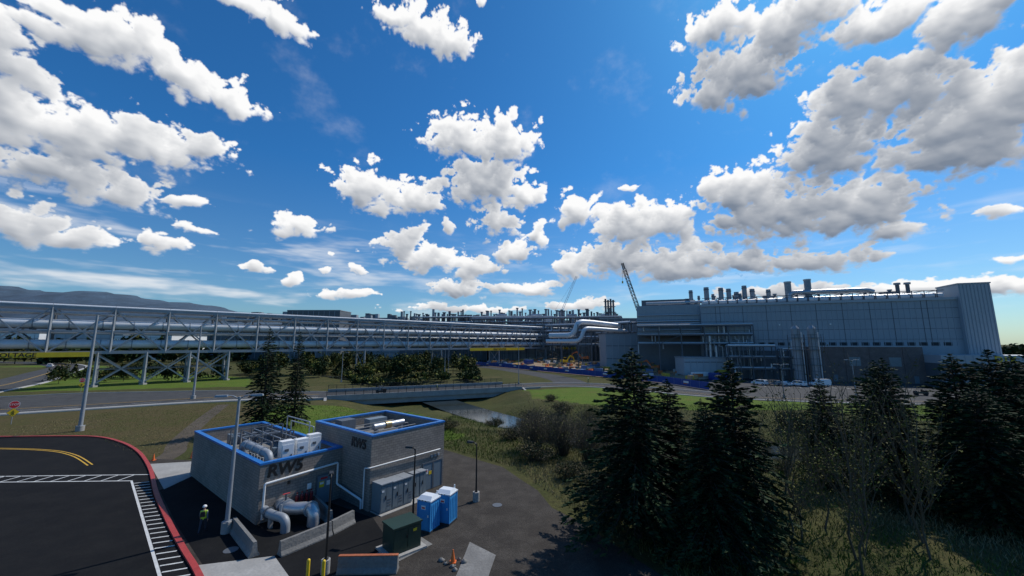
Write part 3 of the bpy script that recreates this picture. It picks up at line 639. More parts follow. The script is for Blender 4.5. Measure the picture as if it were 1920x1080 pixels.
# ------------------------------------------------------------------ pipe bridge truss
TA=Vector((-190,58,0)); TB=Vector((49,294,0)); TD=(TB-TA).normalized(); TN=Vector((-TD.y,TD.x,0)); TL=(TB-TA).length
def TP(s,q,z): p=TA+TD*s+TN*q; return (p.x,p.y,z)
mb=MB(); W=9.; z0,z1,z2=10.4,16.8,23.8
for q in (0,W):
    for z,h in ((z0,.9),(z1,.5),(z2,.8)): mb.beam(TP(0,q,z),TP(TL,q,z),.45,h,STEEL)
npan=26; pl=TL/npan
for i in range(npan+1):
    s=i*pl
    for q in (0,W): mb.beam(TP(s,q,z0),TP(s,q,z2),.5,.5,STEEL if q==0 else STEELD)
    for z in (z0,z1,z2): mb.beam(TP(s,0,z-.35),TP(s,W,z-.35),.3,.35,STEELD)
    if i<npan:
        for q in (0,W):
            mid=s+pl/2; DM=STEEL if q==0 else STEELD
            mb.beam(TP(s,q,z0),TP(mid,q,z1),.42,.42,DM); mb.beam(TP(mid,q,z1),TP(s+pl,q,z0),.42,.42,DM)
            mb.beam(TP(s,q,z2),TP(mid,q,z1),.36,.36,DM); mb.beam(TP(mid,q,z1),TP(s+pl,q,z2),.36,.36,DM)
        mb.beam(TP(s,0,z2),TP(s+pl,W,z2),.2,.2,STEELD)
        mb.beam(TP(s,0,z0-.2),TP(s+pl,W,z0-.2),.2,.2,STEELD)
    mb.beam(TP(s,-.3,z2+.3),TP(s,-.3,z2+1.2),.06,.06,STEEL)
mb.beam(TP(0,-.3,z2+1.2),TP(TL,-.3,z2+1.2),.06,.06,STEEL)
mb.make('pipe_bridge_truss')
tr=bpy.data.objects['pipe_bridge_truss']
mb=MB()
for q,z,r,mt in ((2.0,19.0,1.25,PIPEW),(6.5,18.8,1.2,PIPEW),(2.0,13.0,1.3,PIPEW),(6.3,12.9,1.2,PIPEW),(4.2,17.8,.4,STEEL),(4.3,12.0,.4,STEEL),(1,24.5,.25,PIPEW),(3,24.6,.35,STEEL),(5,24.7,.45,PIPEW),(7,24.5,.25,STEEL),(8,24.5,.22,PIPEW),(1.0,16.2,.25,ALU),(1.2,22.2,.3,ALU),(3,22.0,.4,STEEL)):
    mb.tube([TP(-20,q,z),TP(TL+4,q,z)],r,mt,16)
    if r>1:
        s=4
        while s<TL: mb.tube([TP(s,q,z),TP(s+.25,q,z)],r+.07,STEEL,16); mb.beam(TP(s,q,z-r-.6),TP(s,q,z-r),.8,.5,STEELD); s+=7
mb.make('pipes',parent=tr)
mb=MB()
def bent(s):
    for q in (0,W): mb.beam(TP(s,q,0),TP(s,q,z0),.6,.6,STEEL); mb.box(TP(s,q,0),(1.4,1.4,.5),CONC)
    mb.beam(TP(s,0,z0-.9),TP(s,W,z0-.9),.5,.7,STEEL); mb.beam(TP(s,0,1),TP(s,W,z0-1),.25,.25,STEEL); mb.beam(TP(s,W,1),TP(s,0,z0-1),.25,.25,STEEL)
for s in [12,88,99,110,121,172,214,256,300,330]: bent(s)
for a_,b_ in ((88,99),(99,110),(110,121),(300,330)):
    for q in (0,W):
        mb.beam(TP(a_,q,.8),TP(b_,q,z0-.8),.36,.36,STEEL); mb.beam(TP(b_,q,.8),TP(a_,q,z0-.8),.36,.36,STEEL); mb.beam(TP(a_,q,z0/2),TP(b_,q,z0/2),.3,.3,STEELD)
mb.make('support_bents',parent=tr)
mb=MB()
def tbox(s0,s1,q0,q1,za,zb,mat): mb.hexa([TP(s0,q0,za),TP(s1,q0,za),TP(s1,q1,za),TP(s0,q1,za),TP(s0,q0,zb),TP(s1,q0,zb),TP(s1,q1,zb),TP(s0,q1,zb)],mat)
tbox(30,87,-.6,-.3,9.2,10.6,YELP); tbox(233,278,-.6,-.3,9.1,10.7,YELP); tbox(318,334,-.6,-.3,9.1,10.7,YELP)
mb.make('clearance_beam',parent=tr)
ta=math.atan2(TD.y,TD.x)
txt_child('HIGH   VOLTAGE',1.7,TP(69.5,-.65,9.85),ta,tr,BLACK,.01,.03)
txt_child('HIGH VOLTAGE',1.5,TP(256,-.65,9.85),ta,tr,BLACK,.01,.03)

# ------------------------------------------------------------------ fabrication plant
F0=(151.5,130); e=(-.9418,.3362); nb_=(.3362,.9418)
def FP(s,q,z): return (F0[0]+e[0]*s+nb_[0]*q,F0[1]+e[1]*s+nb_[1]*q,z)
def fbox(mb,s0,s1,q0,q1,za,zb,mat,mtop=None): mb.hexa([FP(s1,q0,za),FP(s0,q0,za),FP(s0,q1,za),FP(s1,q1,za),FP(s1,q0,zb),FP(s0,q0,zb),FP(s0,q1,zb),FP(s1,q1,zb)],mat,mtop)
fab=bpy.data.objects.new('fabrication_plant_building',None); link(fab)
mb=MB()
fbox(mb,0,79,0,70,0,28.4,FABW); fbox(mb,79.01,104,3,70,16.5,29.4,FABW); fbox(mb,79.01,104,9,70,0,16.5,FABD)
fbox(mb,-8,-.01,-1.5,9,0,33,FABW2); fbox(mb,-8.2,.2,-1.7,9.2,33,33.4,FABW)
fbox(mb,14.01,46,-6,-.01,0,12,CMUB); fbox(mb,13.9,46.1,-6.15,-.01,12,12.3,FABW2)
fbox(mb,46.01,79,-2.5,-.01,0,10.5,FABD)
mb.make('walls',parent=fab)
mb=MB()
s=1.6
while s<78.8: fbox(mb,s,s+.10,-.14,-.002,12.4,28.2,FABD if int(s/1.6)%5==0 else FABW2); s+=1.6
for z in (14.6,18.2,21.8,25.2): fbox(mb,0.05,79,-.08,-.003,z,z+.14,FABD)
fbox(mb,0,79,-.5,-.003,28.0,28.9,FABW2)
s=80
while s<103.5: fbox(mb,s,s+.12,2.86,2.998,16.8,29.2,FABW2); s+=1.6
fbox(mb,79.1,104,2.9,2.995,23,23.2,FABD)
s=-7.6
while s<-.2: fbox(mb,s,s+.12,-1.64,-1.502,.5,32.8,FABW); s+=.9
s=3
while s<78:
    fbox(mb,s,s+2.2,-.07,-.003,12.45,13.6,DARK); s+=3.2
for s in (20,31): fbox(mb,s,s+3.2,-6.08,-6.001,5.5,8.5,GREYBOX)
for s in (16,24,38): fbox(mb,s,s+1.2,-6.08,-6.001,.05,2.4,DOORC)
for s in (19,28,35,42): fbox(mb,s,s+.3,-6.2,-6.001,0,12,CMUB)
for s in (36,52,68): fbox(mb,s,s+.5,-.5,-.15,20,20.5,WPAINT)
mb.make('cladding_ribs',parent=fab)
mb=MB(); fbox(mb,-14,14,-13,-1.71,0,7,FABD); fbox(mb,-16,14,-14,-1.71,7,9.6,FABW2); fbox(mb,-34,-16.01,-10,0,0,8.5,FABW2)
for s in (-12,-6.5,-1,4.5,9.5): fbox(mb,s,s+3.6,-13.08,-13.001,.1,4.2,FABW); fbox(mb,s+.3,s+3.3,-13.2,-13.09,.3,3.9,STEELD)
for s in (-14,-8,-2.2,3.4,8.6): fbox(mb,s,s+.5,-13.9,-13.3,0,7,STEEL)
for k in range(16): fbox(mb,-16+k*1.87,-15.9+k*1.87,-14.08,-14.001,7.05,9.55,FABW)
mb.make('loading_dock_annex',parent=fab)
txt_child('D1X',2.5,FP(-.6,-14.2,8.3),math.atan2(-e[1],-e[0]),fab,YELP,.03,.06)
mb=MB()
fbox(mb,6,76,14,40,28.4,31.0,FABW); fbox(mb,80,102,14,40,29.4,33,FABD); fbox(mb,30,60,22,36,31.0,33,FABD)
for s,h,r in [(81.5,36,.8),(78.5,33.5,.5),(75.4,37,1.0),(73,34,.6),(69.9,36.5,.95),(67,36,.9),(64.2,34.5,.9),(62.8,33.8,.5),(61.2,37,.9),(58.4,35.5,.9),(52.7,35,.8)]:
    mb.tube([FP(s,8,28.4),FP(s,8,h)],r,STEEL,14); mb.tube([FP(s,8,h-1.2),FP(s,8,h-.9)],r+.12,STEELD,14)
for s,h in ((46.4,37.6),(39.8,38.2)): mb.tube([FP(s,6,28.4),FP(s,6,h)],1.15,STEEL,16); mb.tube([FP(s,6,h-.5),FP(s,6,h)],1.3,ALU,16); mb.tube([FP(s,6,31),FP(s,6,31.4)],1.4,STEELD,16)
mb.elbow([FP(20,5,32.2),FP(22,5,33),FP(46,5,33.0),FP(47,5,29)],.9,ALU,14); mb.tube([FP(2,3,29.9),FP(78,3,29.9)],.85,PIPEW,14); mb.tube([FP(2,5.4,30.6),FP(100,5.4,30.6)],.6,ALU,12)
s=4
while s<78:
    mb.tube([FP(s,3,29.9),FP(s+.25,3,29.9)],.95,STEELD,14)
    for q in (1.6,7): mb.beam(FP(s,q,28.4),FP(s,q,31.6),.2,.2,STEELD)
    mb.beam(FP(s,1.6,31.6),FP(s,7,31.6),.2,.2,STEELD); s+=3.4
mb.beam(FP(2,1.6,31.6),FP(78,1.6,31.6),.2,.2,STEELD)
rr=random.Random(9)
for i in range(44):
    s=rr.uniform(8,100); q=rr.uniform(9,13); h=rr.uniform(1.2,4.6); mb.box(FP(s,q,28.4),(rr.uniform(1,3),rr.uniform(1,2),h),rr.choice([STEEL,FABD,STEELD]),math.atan2(e[1],e[0]))
for s in (7,10):
    mb.tube([FP(s,11,31),FP(s,11,35.6)],.6,STEELD,10); mb.tube([FP(s,11,35.2),FP(s,11,35.9)],1.0,STEEL,10)
for i in range(9): s=12+i*7.5; mb.tube([FP(s,12,31),FP(s,12,33.2)],.45,STEELD,10); mb.tube([FP(s,12,33.1),FP(s,12,33.6)],.75,STEEL,10)
mb.make('roof_plant',parent=fab)
def rack(name,P,Q,w,levels,step,seed,pipes=6,rmax=.45,diag=True,post=.35,parent=None):
    r=random.Random(seed); P=Vector((*P,0));Q=Vector((*Q,0)); d=(Q-P); L=d.length; d/=L; n=Vector((-d.y,d.x,0)); mb=MB()
    def X(s,q,z): p=P+d*s+n*q; return (p.x,p.y,z)
    k=max(1,round(L/step)); 
    for i in range(k+1):
        s=L*i/k
        for q in (0,w): mb.beam(X(s,q,0),X(s,q,levels[-1]),post,post,STEELD)
        for z in levels: mb.beam(X(s,0,z),X(s,w,z),post*.8,post,STEELD)
        if diag and i<k:
            for j in range(len(levels)-1):
                if r.random()<.4:
                    a_,b_=(levels[j],levels[j+1]) if r.random()<.5 else (levels[j+1],levels[j]); mb.beam(X(s,0,a_),X(s+L/k,0,b_),.16,.16,STEELD)
        if i<k: mb.beam(X(s,w,.3),X(s,0,levels[0]),.15,.15,STEELD)
    for z in levels:
        for q in (0,w): mb.beam(X(0,q,z),X(L,q,z),post*.7,post*.8,STEELD)
        for j in range(pipes):
            q=w*(j+.5)/pipes; rr_=r.uniform(.1,rmax); a_=r.uniform(0,.25)*L; b_=L*r.uniform(.7,1); zz=z+.2+rr_
            mt=r.choice([PIPEW,ALU,STEEL,STEEL])
            if r.random()<.4: mb.elbow([X(a_,q,z-r.uniform(1.5,4)),X(a_,q,zz),X(b_,q,zz),X(b_,q,zz+r.uniform(-4,2))],rr_,mt,8)
            else: mb.tube([X(0,q,zz),X(L,q,zz)],rr_,mt,8)
    return mb.make(name,parent=parent,uv=False)
rack('pipe_rack',FP(104,-4.6,0)[:2],FP(62,-4.6,0)[:2],4,[13,16.5,20],8,1,7,.4,True,.28)
rack('pipe_rack',FP(72,-11,0)[:2],FP(57,-11,0)[:2],5,[4,8,12],4,3,7,.35,True,.25)
rack('pipe_rack',FP(56,-12,0)[:2],FP(50,-12,0)[:2],3,[4,8,11],3,13,5,.3,True,.22)
rack('pipe_rack',(22,262),(62,238),8,[12,17,21,25],6,4,8,.7)
rack('pipe_rack',(-30,282),(75,262),8,[16,21,26,31],6,5,8,.6)
rack('pipe_rack',(-75,296),(30,286),8,[18,24,29,33],6.5,6,8,.5)
rack('pipe_rack',(50,232),(62,205),7,[14,19,24],6,7,8,.7)
mb=MB()
for z,q,r in ((22.6,1.9,.35),(21.6,1.9,.3),(20.8,1.8,.4),(18.8,1.6,.3),(25.2,2.2,.25)): mb.tube([FP(79.5,q,z),FP(104,q,z)],r,ALU,10)
for i in range(14): mb.elbow([FP(60+i*1.4,-2.9,4+(i%4)*2),FP(60+i*1.4,-2.9,12+(i%3)*1.4),FP(60+i*1.4+1,-2.9,12+(i%3)*1.4),FP(60+i*1.4+1,-2.9,16)],.2,ALU if i%2 else STEEL,8)
for s,h in ((48,11),(50,14),(64,13),(75,12),(77,16)): mb.tube([FP(s,-4,0),FP(s,-4,h)],.5,ALU,12); mb.tube([FP(s,-4,h),FP(s,-4,h+.6)],[.5,.2],ALU,12)
mb.make('process_piping',parent=fab,uv=False)
for x,y in ((97.0,132.3),(101.6,131.0)):
    mb=MB(); mb.tube([(0,0,0),(0,0,1.2)],1.0,STEELD,16); mb.tube([(0,0,1.2),(0,0,18.2)],1.25,STEEL,20); mb.tube([(0,0,18.2),(0,0,19.2)],[1.25,.5],STEEL,20); mb.tube([(0,0,19.2),(0,0,20.0)],.3,STEEL,10)
    for z in (4,8,12,16): mb.tube([(0,0,z),(0,0,z+.15)],1.34,STEELD,20)
    for s_ in (-.3,.3): mb.beam((s_,-1.5,0),(s_,-1.5,19),.07,.07,STEELD)
    for z in np.arange(.5,19,.6): mb.beam((-.3,-1.5,z),(.3,-1.5,z),.05,.05,STEELD)
    mb.tube([(1.7,-.4,0),(1.7,-.4,17)],.18,PIPEW,8)
    for z in (6,11,15): mb.box((0,0,z),(3.4,3.4,.12),STEELD)
    for sx in (-1.65,1.65):
        for sy in (-1.65,1.65): mb.beam((sx,sy,0),(sx,sy,16.2),.14,.14,STEELD)
    mb.make('storage_silo',(x,y,0))
def block(name,x0,x1,y0,y1,h,mat,rib=None):
    mb=MB(); mb.box(((x0+x1)/2,(y0+y1)/2,0),(x1-x0,y1-y0,h),mat); mb.box(((x0+x1)/2,(y0+y1)/2,h),(x1-x0+.4,y1-y0+.4,.5),STEEL)
    if rib:
        x=x0+rib
        while x<x1: mb.box((x,y0-.1,1),(.25,.16,h-1.5),FABW2 if mat!=WPAINT else FABW); x+=rib
        for z in np.arange(6,h-1,6): mb.box(((x0+x1)/2,y0-.1,z),(x1-x0-.2,.1,.25),FABD)
    return mb.make(name)
block('utility_building',-90,-20,312,360,30,FABD,5); block('utility_building',-18,84,300,350,28,FABW,5); block('utility_building',60,100,262,290,30,FABD,5)
block('utility_building',-190,-92,318,370,34,FABW,6); block('utility_building',-260,-192,330,360,29,FABD,6)
for x0,x1,y0,h,mt in ((-340,-290,330,20,WPAINT),(-420,-352,350,22,FABW2),(-500,-440,360,23,WPAINT),(-600,-520,370,26,FABW2)): block('warehouse',x0,x1,y0,y0+40,h,mt,8)
block('storage_building',45,66,186,200,17.4,FABW,3); block('annex_building',66.5,84,196,210,13,CMUB,4)
block('annex_building',-170,-130,290,310,38,FABD,4)
block('site_office',66,83,150,158,7.6,FABW2,2.5)
mb=MB(); r=random.Random(21)
for i in range(84):
    x=-88+i*2.05+r.uniform(-.6,.6); y=302+r.uniform(-4,4)-(.05*x); h=r.uniform(35,41); rad_=r.choice([.5,.7,.85,1.0])
    mb.tube([(x,y,26),(x,y,h)],rad_,r.choice([STEEL,STEELD,STEELD]),8)
    if r.random()<.6: mb.tube([(x,y,h-.2),(x,y,h+.5)],rad_*1.5,STEELD,8)
    if r.random()<.5: mb.tube([(x,y,h-4),(x+3,y,h-6)],.3,ALU,6)
for i in range(120):
    x=r.uniform(-250,84); mb.box((x,r.uniform(306,330),28 if x>-90 else 31),(r.uniform(2,7),4,r.uniform(2,8)),r.choice([FABD,STEEL,FABW,STEELD]))
for i in range(12):
    x=-30+i*9; mb.tube([(x,298,31+(i%3)*2),(x+8,296,31+(i%3)*2)],1.0,ALU,10)
for k in range(4): mb.tube([(69+k*1.9,282,28),(69+k*1.9,282,46-.8*(k%2))],.7,STEELD,10)
for z in (32,36,40,44): mb.box((71.8,281.8,z),(8,3.4,.3),STEELD)
mb.make('exhaust_stacks',uv=False)
mb=MB()
mb.elbow([(60,214,23),(42,206,24.5),(34,200,24.5),(32,200,17.5),(20,206,17.5)],1.3,PIPEW,16,4)
mb.elbow([(62,211,20),(44,204,21),(37,198,21),(35,198,14.5),(18,204,14.5)],1.0,PIPEW,16,3)
mb.elbow([(46,296,19),(40,250,19),(34,215,19)],1.0,PIPEW,12,4)
for p in ((42,205),(34,199),(26,203)): mb.beam((*p,0),(*p,23 if p[0]>30 else 16),.5,.5,STEELD)
mb.make('process_pipe')

# ------------------------------------------------------------------ construction site
def sz(x,y): return .04+.05*max(0,(x+27.7)*.835+(y-252)*.55)
mb=MB(); NS=16
for i in range(NS):
    for j in range(10):
        def SP(i,j): 
            fx=-27.7+79.7*i/NS; fy=252-121*i/NS; D=j/10*(62-18*i/NS); x=fx+.835*D; y=fy+.55*D; return (x,y,.034 if j==0 else sz(x,y))
        mb.face([SP(i,j),SP(i+1,j),SP(i+1,j+1),SP(i,j+1)],SITE,True)
mb.make('construction_ground')
mb=MB(); FL=[(-34,262),(-27.7,252),(10.7,194),(31.7,162),(51.5,131),(56,112)]
for a_,b_ in zip(FL[:-1],FL[1:]):
    n=max(1,int(math.dist(a_,b_)/3.5))
    for i in range(n):
        p=(a_[0]+(b_[0]-a_[0])*i/n,a_[1]+(b_[1]-a_[1])*i/n); q=(a_[0]+(b_[0]-a_[0])*(i+1)/n,a_[1]+(b_[1]-a_[1])*(i+1)/n)
        mb.beam((*p,0),(*p,2.4),.08,.08,STEEL); mb.beam((*p,1.2),(*q,1.2),.04,2.1,BANNER)
        if i%4==2:
            c_=((p[0]+q[0])/2,(p[1]+q[1])/2); d_=Vector((q[0]-p[0],q[1]-p[1],0)).normalized()
            nn=Vector((-abs(d_.y),-abs(d_.x),0)); c3=Vector((*c_,1.4))+nn*.05
            mb.beam(c3-d_*1.2,c3+d_*1.2,.02,.6,WPAINT); mb.beam(c3-d_*1.2+nn*.02-Vector((0,0,.5)),c3+d_*.6+nn*.02-Vector((0,0,.5)),.02,.2,ORANGE)
mb.make('construction_fence')
mb=MB(); r=random.Random(2)
pl_=[M('stack_%d'%i,c_,.7) for i,c_ in enumerate([(.45,.3,.16),(.6,.6,.58),(.3,.2,.12),(.1,.2,.4),(.6,.42,.05),(.35,.33,.3),(.6,.15,.04)])]
for i in range(190):
    t=r.random(); D=r.uniform(4,46); fx=-27.7+79.7*t+.835*D; fy=252-121*t+.55*D
    mb.box((fx,fy,sz(fx,fy)-.1),(r.uniform(1,5),r.uniform(.6,2),r.uniform(.5,1.7)),r.choice(pl_),r.uniform(0,3))
for i in range(26):
    t=r.random(); D=r.uniform(10,40); x=-27.7+79.7*t+.835*D; y=252-121*t+.55*D; z=sz(x,y)
    for k in range(5): mb.beam((x+k*.9,y,z),(x+k*.9,y,z+r.uniform(1.5,2.6)),.1,.1,pl_[2])
    mb.beam((x,y,z+1.4),(x+3.6,y,z+1.4),.1,.14,pl_[0])
mb.make('building_materials')
def excavator(x,y,rot,mat,s=1):
    mb=MB()
    for yy in (-1.1,1.1):
        mb.box((0,yy,.15),(3.6,.55,.7),RUBBER,0,.85,1); 
        for k in range(4): mb.tube([(-1.3+k*.85,yy-.3,.45),(-1.3+k*.85,yy+.3,.45)],.3,STEELD,10)
    mb.tube([(0,0,.8),(0,0,1.1)],.8,STEELD,12); mb.box((-.4,0,1.1),(3.4,2.5,1.0),mat,0,.95,.95); mb.box((-1.5,0,2.1),(1.1,2.3,.35),mat,0,.8,.9)
    mb.box((.7,.7,2.1),(1.3,1.0,1.3),GLASS,0,.85,.9); mb.box((.7,.7,3.4),(1.15,.95,.1),mat)
    mb.beam((1.0,-.2,1.7),(3.4,-.2,4.4),.4,.6,mat); mb.beam((3.3,-.2,4.5),(5.6,-.2,3.4),.35,.5,mat); mb.beam((5.5,-.2,3.5),(6.0,-.2,1.2),.3,.35,mat); mb.beam((1.6,-.2,1.7),(3.0,-.2,3.3),.14,.14,ALU)
    mb.box((5.7,-.2,.3),(.9,1.1,.9),STEELD,0,.6,1); mb.make('excavator',(x,y,sz(x,y)-.05),rot,scale=s)
excavator(44,238,2.8,ORANGE,1.3); excavator(30,222,.5,YELP,1.1); excavator(57,190,1.9,YELP); excavator(62,170,2.6,ORANGE)
def box_container(x,y,rot,mat,z=.04):
    mb=MB(); mb.box((0,0,.1),(6,2.4,2.5),mat)
    for k in range(20): 
        for yy in (-1.22,1.22): mb.box((-2.85+k*.3,yy,.2),(.14,.05,2.2),mat)
    for xx in (-.6,.6): mb.box((3.02,xx,.2),(.05,1.05,2.2),STEELD)
    mb.box((0,0,0),(5.8,2.2,.1),DARK); mb.make('shipping_container',(x,y,z),rot)
for x,y,a_,mt in ((72,176,.3,BANNER),(70,146,.2,WPAINT),(75,143,.2,BANNER),(62,214,1,REDS),(10,232,.8,BANNER),(90,158,.3,WPAINT)): box_container(x,y,a_,mt,sz(x,y) if x<66 else .04)
def lattice(mb,p,q,w,mat,n,t=.12):
    p=Vector(p);q=Vector(q);d=(q-p).normalized(); a=d.cross(Vector((0,1,0))).normalized()*w/2; b_=d.cross(a).normalized()*w/2
    cs=[a+b_,a-b_,-a-b_,-a+b_]
    for c_ in cs: mb.beam(p+c_,q+c_,t,t,mat)
    for i in range(n):
        u0=p.lerp(q,i/n);u1=p.lerp(q,(i+1)/n)
        for k in range(4): mb.beam(u0+cs[k],u1+cs[(k+1)%4],t*.6,t*.6,mat)
mb=MB(); mb.box((66,174,.8),(11,3,1.3),WPAINT,.4); mb.box((70.3,175.8,2.1),(2.4,2.6,1.2),GLASS,.4,.8,.95); mb.box((64,173,2.1),(5,2.8,1.9),YELP,.4)
for k in range(5):
    for s_ in (-1.4,1.4): mb.tube([(61.8+k*2.1-.4*s_,172.3+k*.85+.92*s_,.6),(61.8+k*2.1-.4*s_*1.3,172.3+k*.85+.92*s_*1.3,.6)],.6,RUBBER,12)
tip=Vector((54.0,184.5,52.2)); root=Vector((64.5,173.6,4)); m1=root.lerp(tip,.3)
mb.beam(root,m1,1.3,1.5,WPAINT); mb.beam(m1,root.lerp(tip,.42),.9,1.0,STEEL); lattice(mb,root.lerp(tip,.36),root.lerp(tip,.93),1.3,BLACK,16,.2); lattice(mb,root.lerp(tip,.93),tip,.9,BLACK,3,.18)
mb.tube([tip,root+Vector((1.5,-.5,3))],.05,BLACK,4); mb.tube([tip,tip-Vector((0.2,0,9))],.05,BLACK,4); mb.box(tuple(tip-Vector((.2,0,10))),(.6,.5,1.1),YELP); mb.beam(root+Vector((1.2,0,-.5)),root.lerp(tip,.17),.4,.4,STEELD)
mb.make('mobile_crane')
mb=MB(); p=Vector((36,318,28)); q=Vector((55,322,70)); mb.box((34,318,0),(9,4,28.2),STEELD); lattice(mb,p,q,1.3,POTW,22,.14); mb.tube([q,p+Vector((-6,0,4))],.06,STEEL,4); mb.make('distant_crane')

# ------------------------------------------------------------------ vehicles
def car_mesh(name,body,kind='car'):
    mb=MB()
    if kind=='van': L,W_,prof=5.4,2.0,[(-2.7,.45),(-2.7,1.0),(-2.62,2.05),(-2.4,2.2),(1.2,2.2),(1.5,2.1),(2.1,1.25),(2.6,1.05),(2.7,.8),(2.7,.4)]
    elif kind=='suv': L,W_,prof=4.7,1.85,[(-2.3,.4),(-2.35,1.0),(-2.15,1.6),(-1.9,1.68),(.5,1.68),(.8,1.6),(1.35,1.08),(2.15,.95),(2.33,.75),(2.33,.35)]
    else: L,W_,prof=4.5,1.8,[(-2.2,.35),(-2.25,.85),(-2.1,.98),(-1.6,1.02),(-1.0,1.42),(-.2,1.47),(.35,1.4),(1.1,.95),(2.0,.82),(2.22,.65),(2.24,.32)]
    n=len(prof)
    zc=1.25 if kind=='van' else .98 if kind=='car' else 1.0
    def sec(y): return [(x if z<zc else x*.985,y*(1 if z<zc+.05 else .8),z) for x,z in prof]
    A=sec(-W_/2);B=sec(W_/2)
    mb.face(A,body); mb.face(B[::-1],body)
    for i in range(n):
        j=(i+1)%n; mb.face([A[i],B[i],B[j],A[j]][::-1],body)
    def side(x0,x1,z0_,z1_,tp0=.0,tp1=.0):
        for sgn in (-1,1):
            yb=sgn*(W_/2*.9); yt=sgn*(W_/2*.815)
            mb.face([(x0,yb,z0_),(x1,yb,z0_),(x1-tp1,yt,z1_),(x0+tp0,yt,z1_)][::sgn],GLASS)
    if kind=='van': side(.7,1.75,1.35,1.95,0,.4)
    elif kind=='suv': side(-1.9,-.7,1.1,1.55,.15,0); side(-.6,.95,1.1,1.55,0,.35)
    else: side(-1.3,-.35,1.06,1.36,.35,0); side(-.28,.75,1.06,1.36,0,.4)
    fw={'van':((1.55,2.06),(2.06,1.33)),'suv':((.86,1.56),(1.3,1.13)),'car':((.42,1.37),(1.02,1.02))}[kind]
    (x1,za),(x2,zb)=fw
    mb.face([(x2+.03,-W_*.38,zb+.02),(x2+.03,W_*.38,zb+.02),(x1+.03,W_*.35,za+.02),(x1+.03,-W_*.35,za+.02)],GLASS)
    if kind!='van':
        (x1,za),(x2,zb)=((-1.06,1.38),(-1.52,1.07)) if kind=='car' else ((-2.14,1.56),(-2.28,1.15)); mb.face([(x2-.03,-W_*.37,zb+.02),(x1-.03,-W_*.34,za+.02),(x1-.03,W_*.34,za+.02),(x2-.03,W_*.37,zb+.02)],GLASS)
    for x in (-L*.3,L*.31):
        for sg in (-1,1):
            mb.tube([(x,sg*(W_/2-.2),.33),(x,sg*(W_/2+.02),.33)],.33,RUBBER,16); mb.tube([(x,sg*(W_/2+.02),.33),(x,sg*(W_/2+.035),.33)],.2,ALU,12)
    for sg in (-1,1):
        mb.box((prof[-2][0],sg*W_*.36,.66),(.06,.35,.14),POTW); mb.box((prof[0][0]-.03,sg*W_*.38,.8),(.06,.25,.14),REDS); mb.box((.75,sg*(W_/2+.08),1.0),(.15,.18,.12),body)
    mb.box((prof[-1][0]+.01,0,.38),(.06,W_*.9,.12),BLACK)
    return mb.mesh(name,False)
CW=M('car_paint_white',(.75,.76,.77),.2,0,.03); CG=M('car_paint_grey',(.18,.19,.2),.2,.3,.03); CK=M('car_paint_black',(.02,.02,.022),.2,.2,.03)
v1=car_mesh('car_white',CW,'car');v2=car_mesh('suv_white',CW,'suv');v3=car_mesh('van_white',CW,'van');v4=car_mesh('suv_grey',CG,'suv'); v5=car_mesh('car_black',CK,'car')
place('moving_car',v2,(-262,222,.03),2.3,1.15)
for x,y,me_,a_ in ((79.6,126.4,v2,2.0),(82.7,125.2,v4,2.0),(85.8,123.9,v1,1.9),(88.9,122.6,v2,2.0)): place('parked_car',me_,(x,y,.04),a_)
place('parked_van',v3,(95.5,122,.04),3.0); place('parked_car',v4,(150,112,.04),.3)
def utv(x,y,rot,z=.04):
    mb=MB(); mb.box((0,0,.45),(2.6,1.3,.45),CK,0,.95,.95); mb.box((-.9,0,.9),(.9,1.3,.35),CK); mb.box((1.0,0,.9),(.6,1.2,.2),CK,0,.6,.9)
    for xx in (-.35,.65):
        for yy in (-.6,.6): mb.beam((xx,yy,.9),(xx*.8,yy*.9,1.95),.05,.05,BLACK)
    mb.box((.1,0,1.95),(1.2,1.2,.06),CK); mb.box((.05,0,.85),(.5,1.1,.12),BLACK); mb.box((-.2,0,.95),(.12,1.1,.5),BLACK)
    for xx in (-.85,.9):
        for yy in (-.65,.65): mb.tube([(xx,yy-.12,.33),(xx,yy+.12,.33)],.33,RUBBER,12)
    mb.make('utility_vehicle',(x,y,z),rot)
utv(-34.5,104,.42+math.pi); utv(104.5,101,2.6)

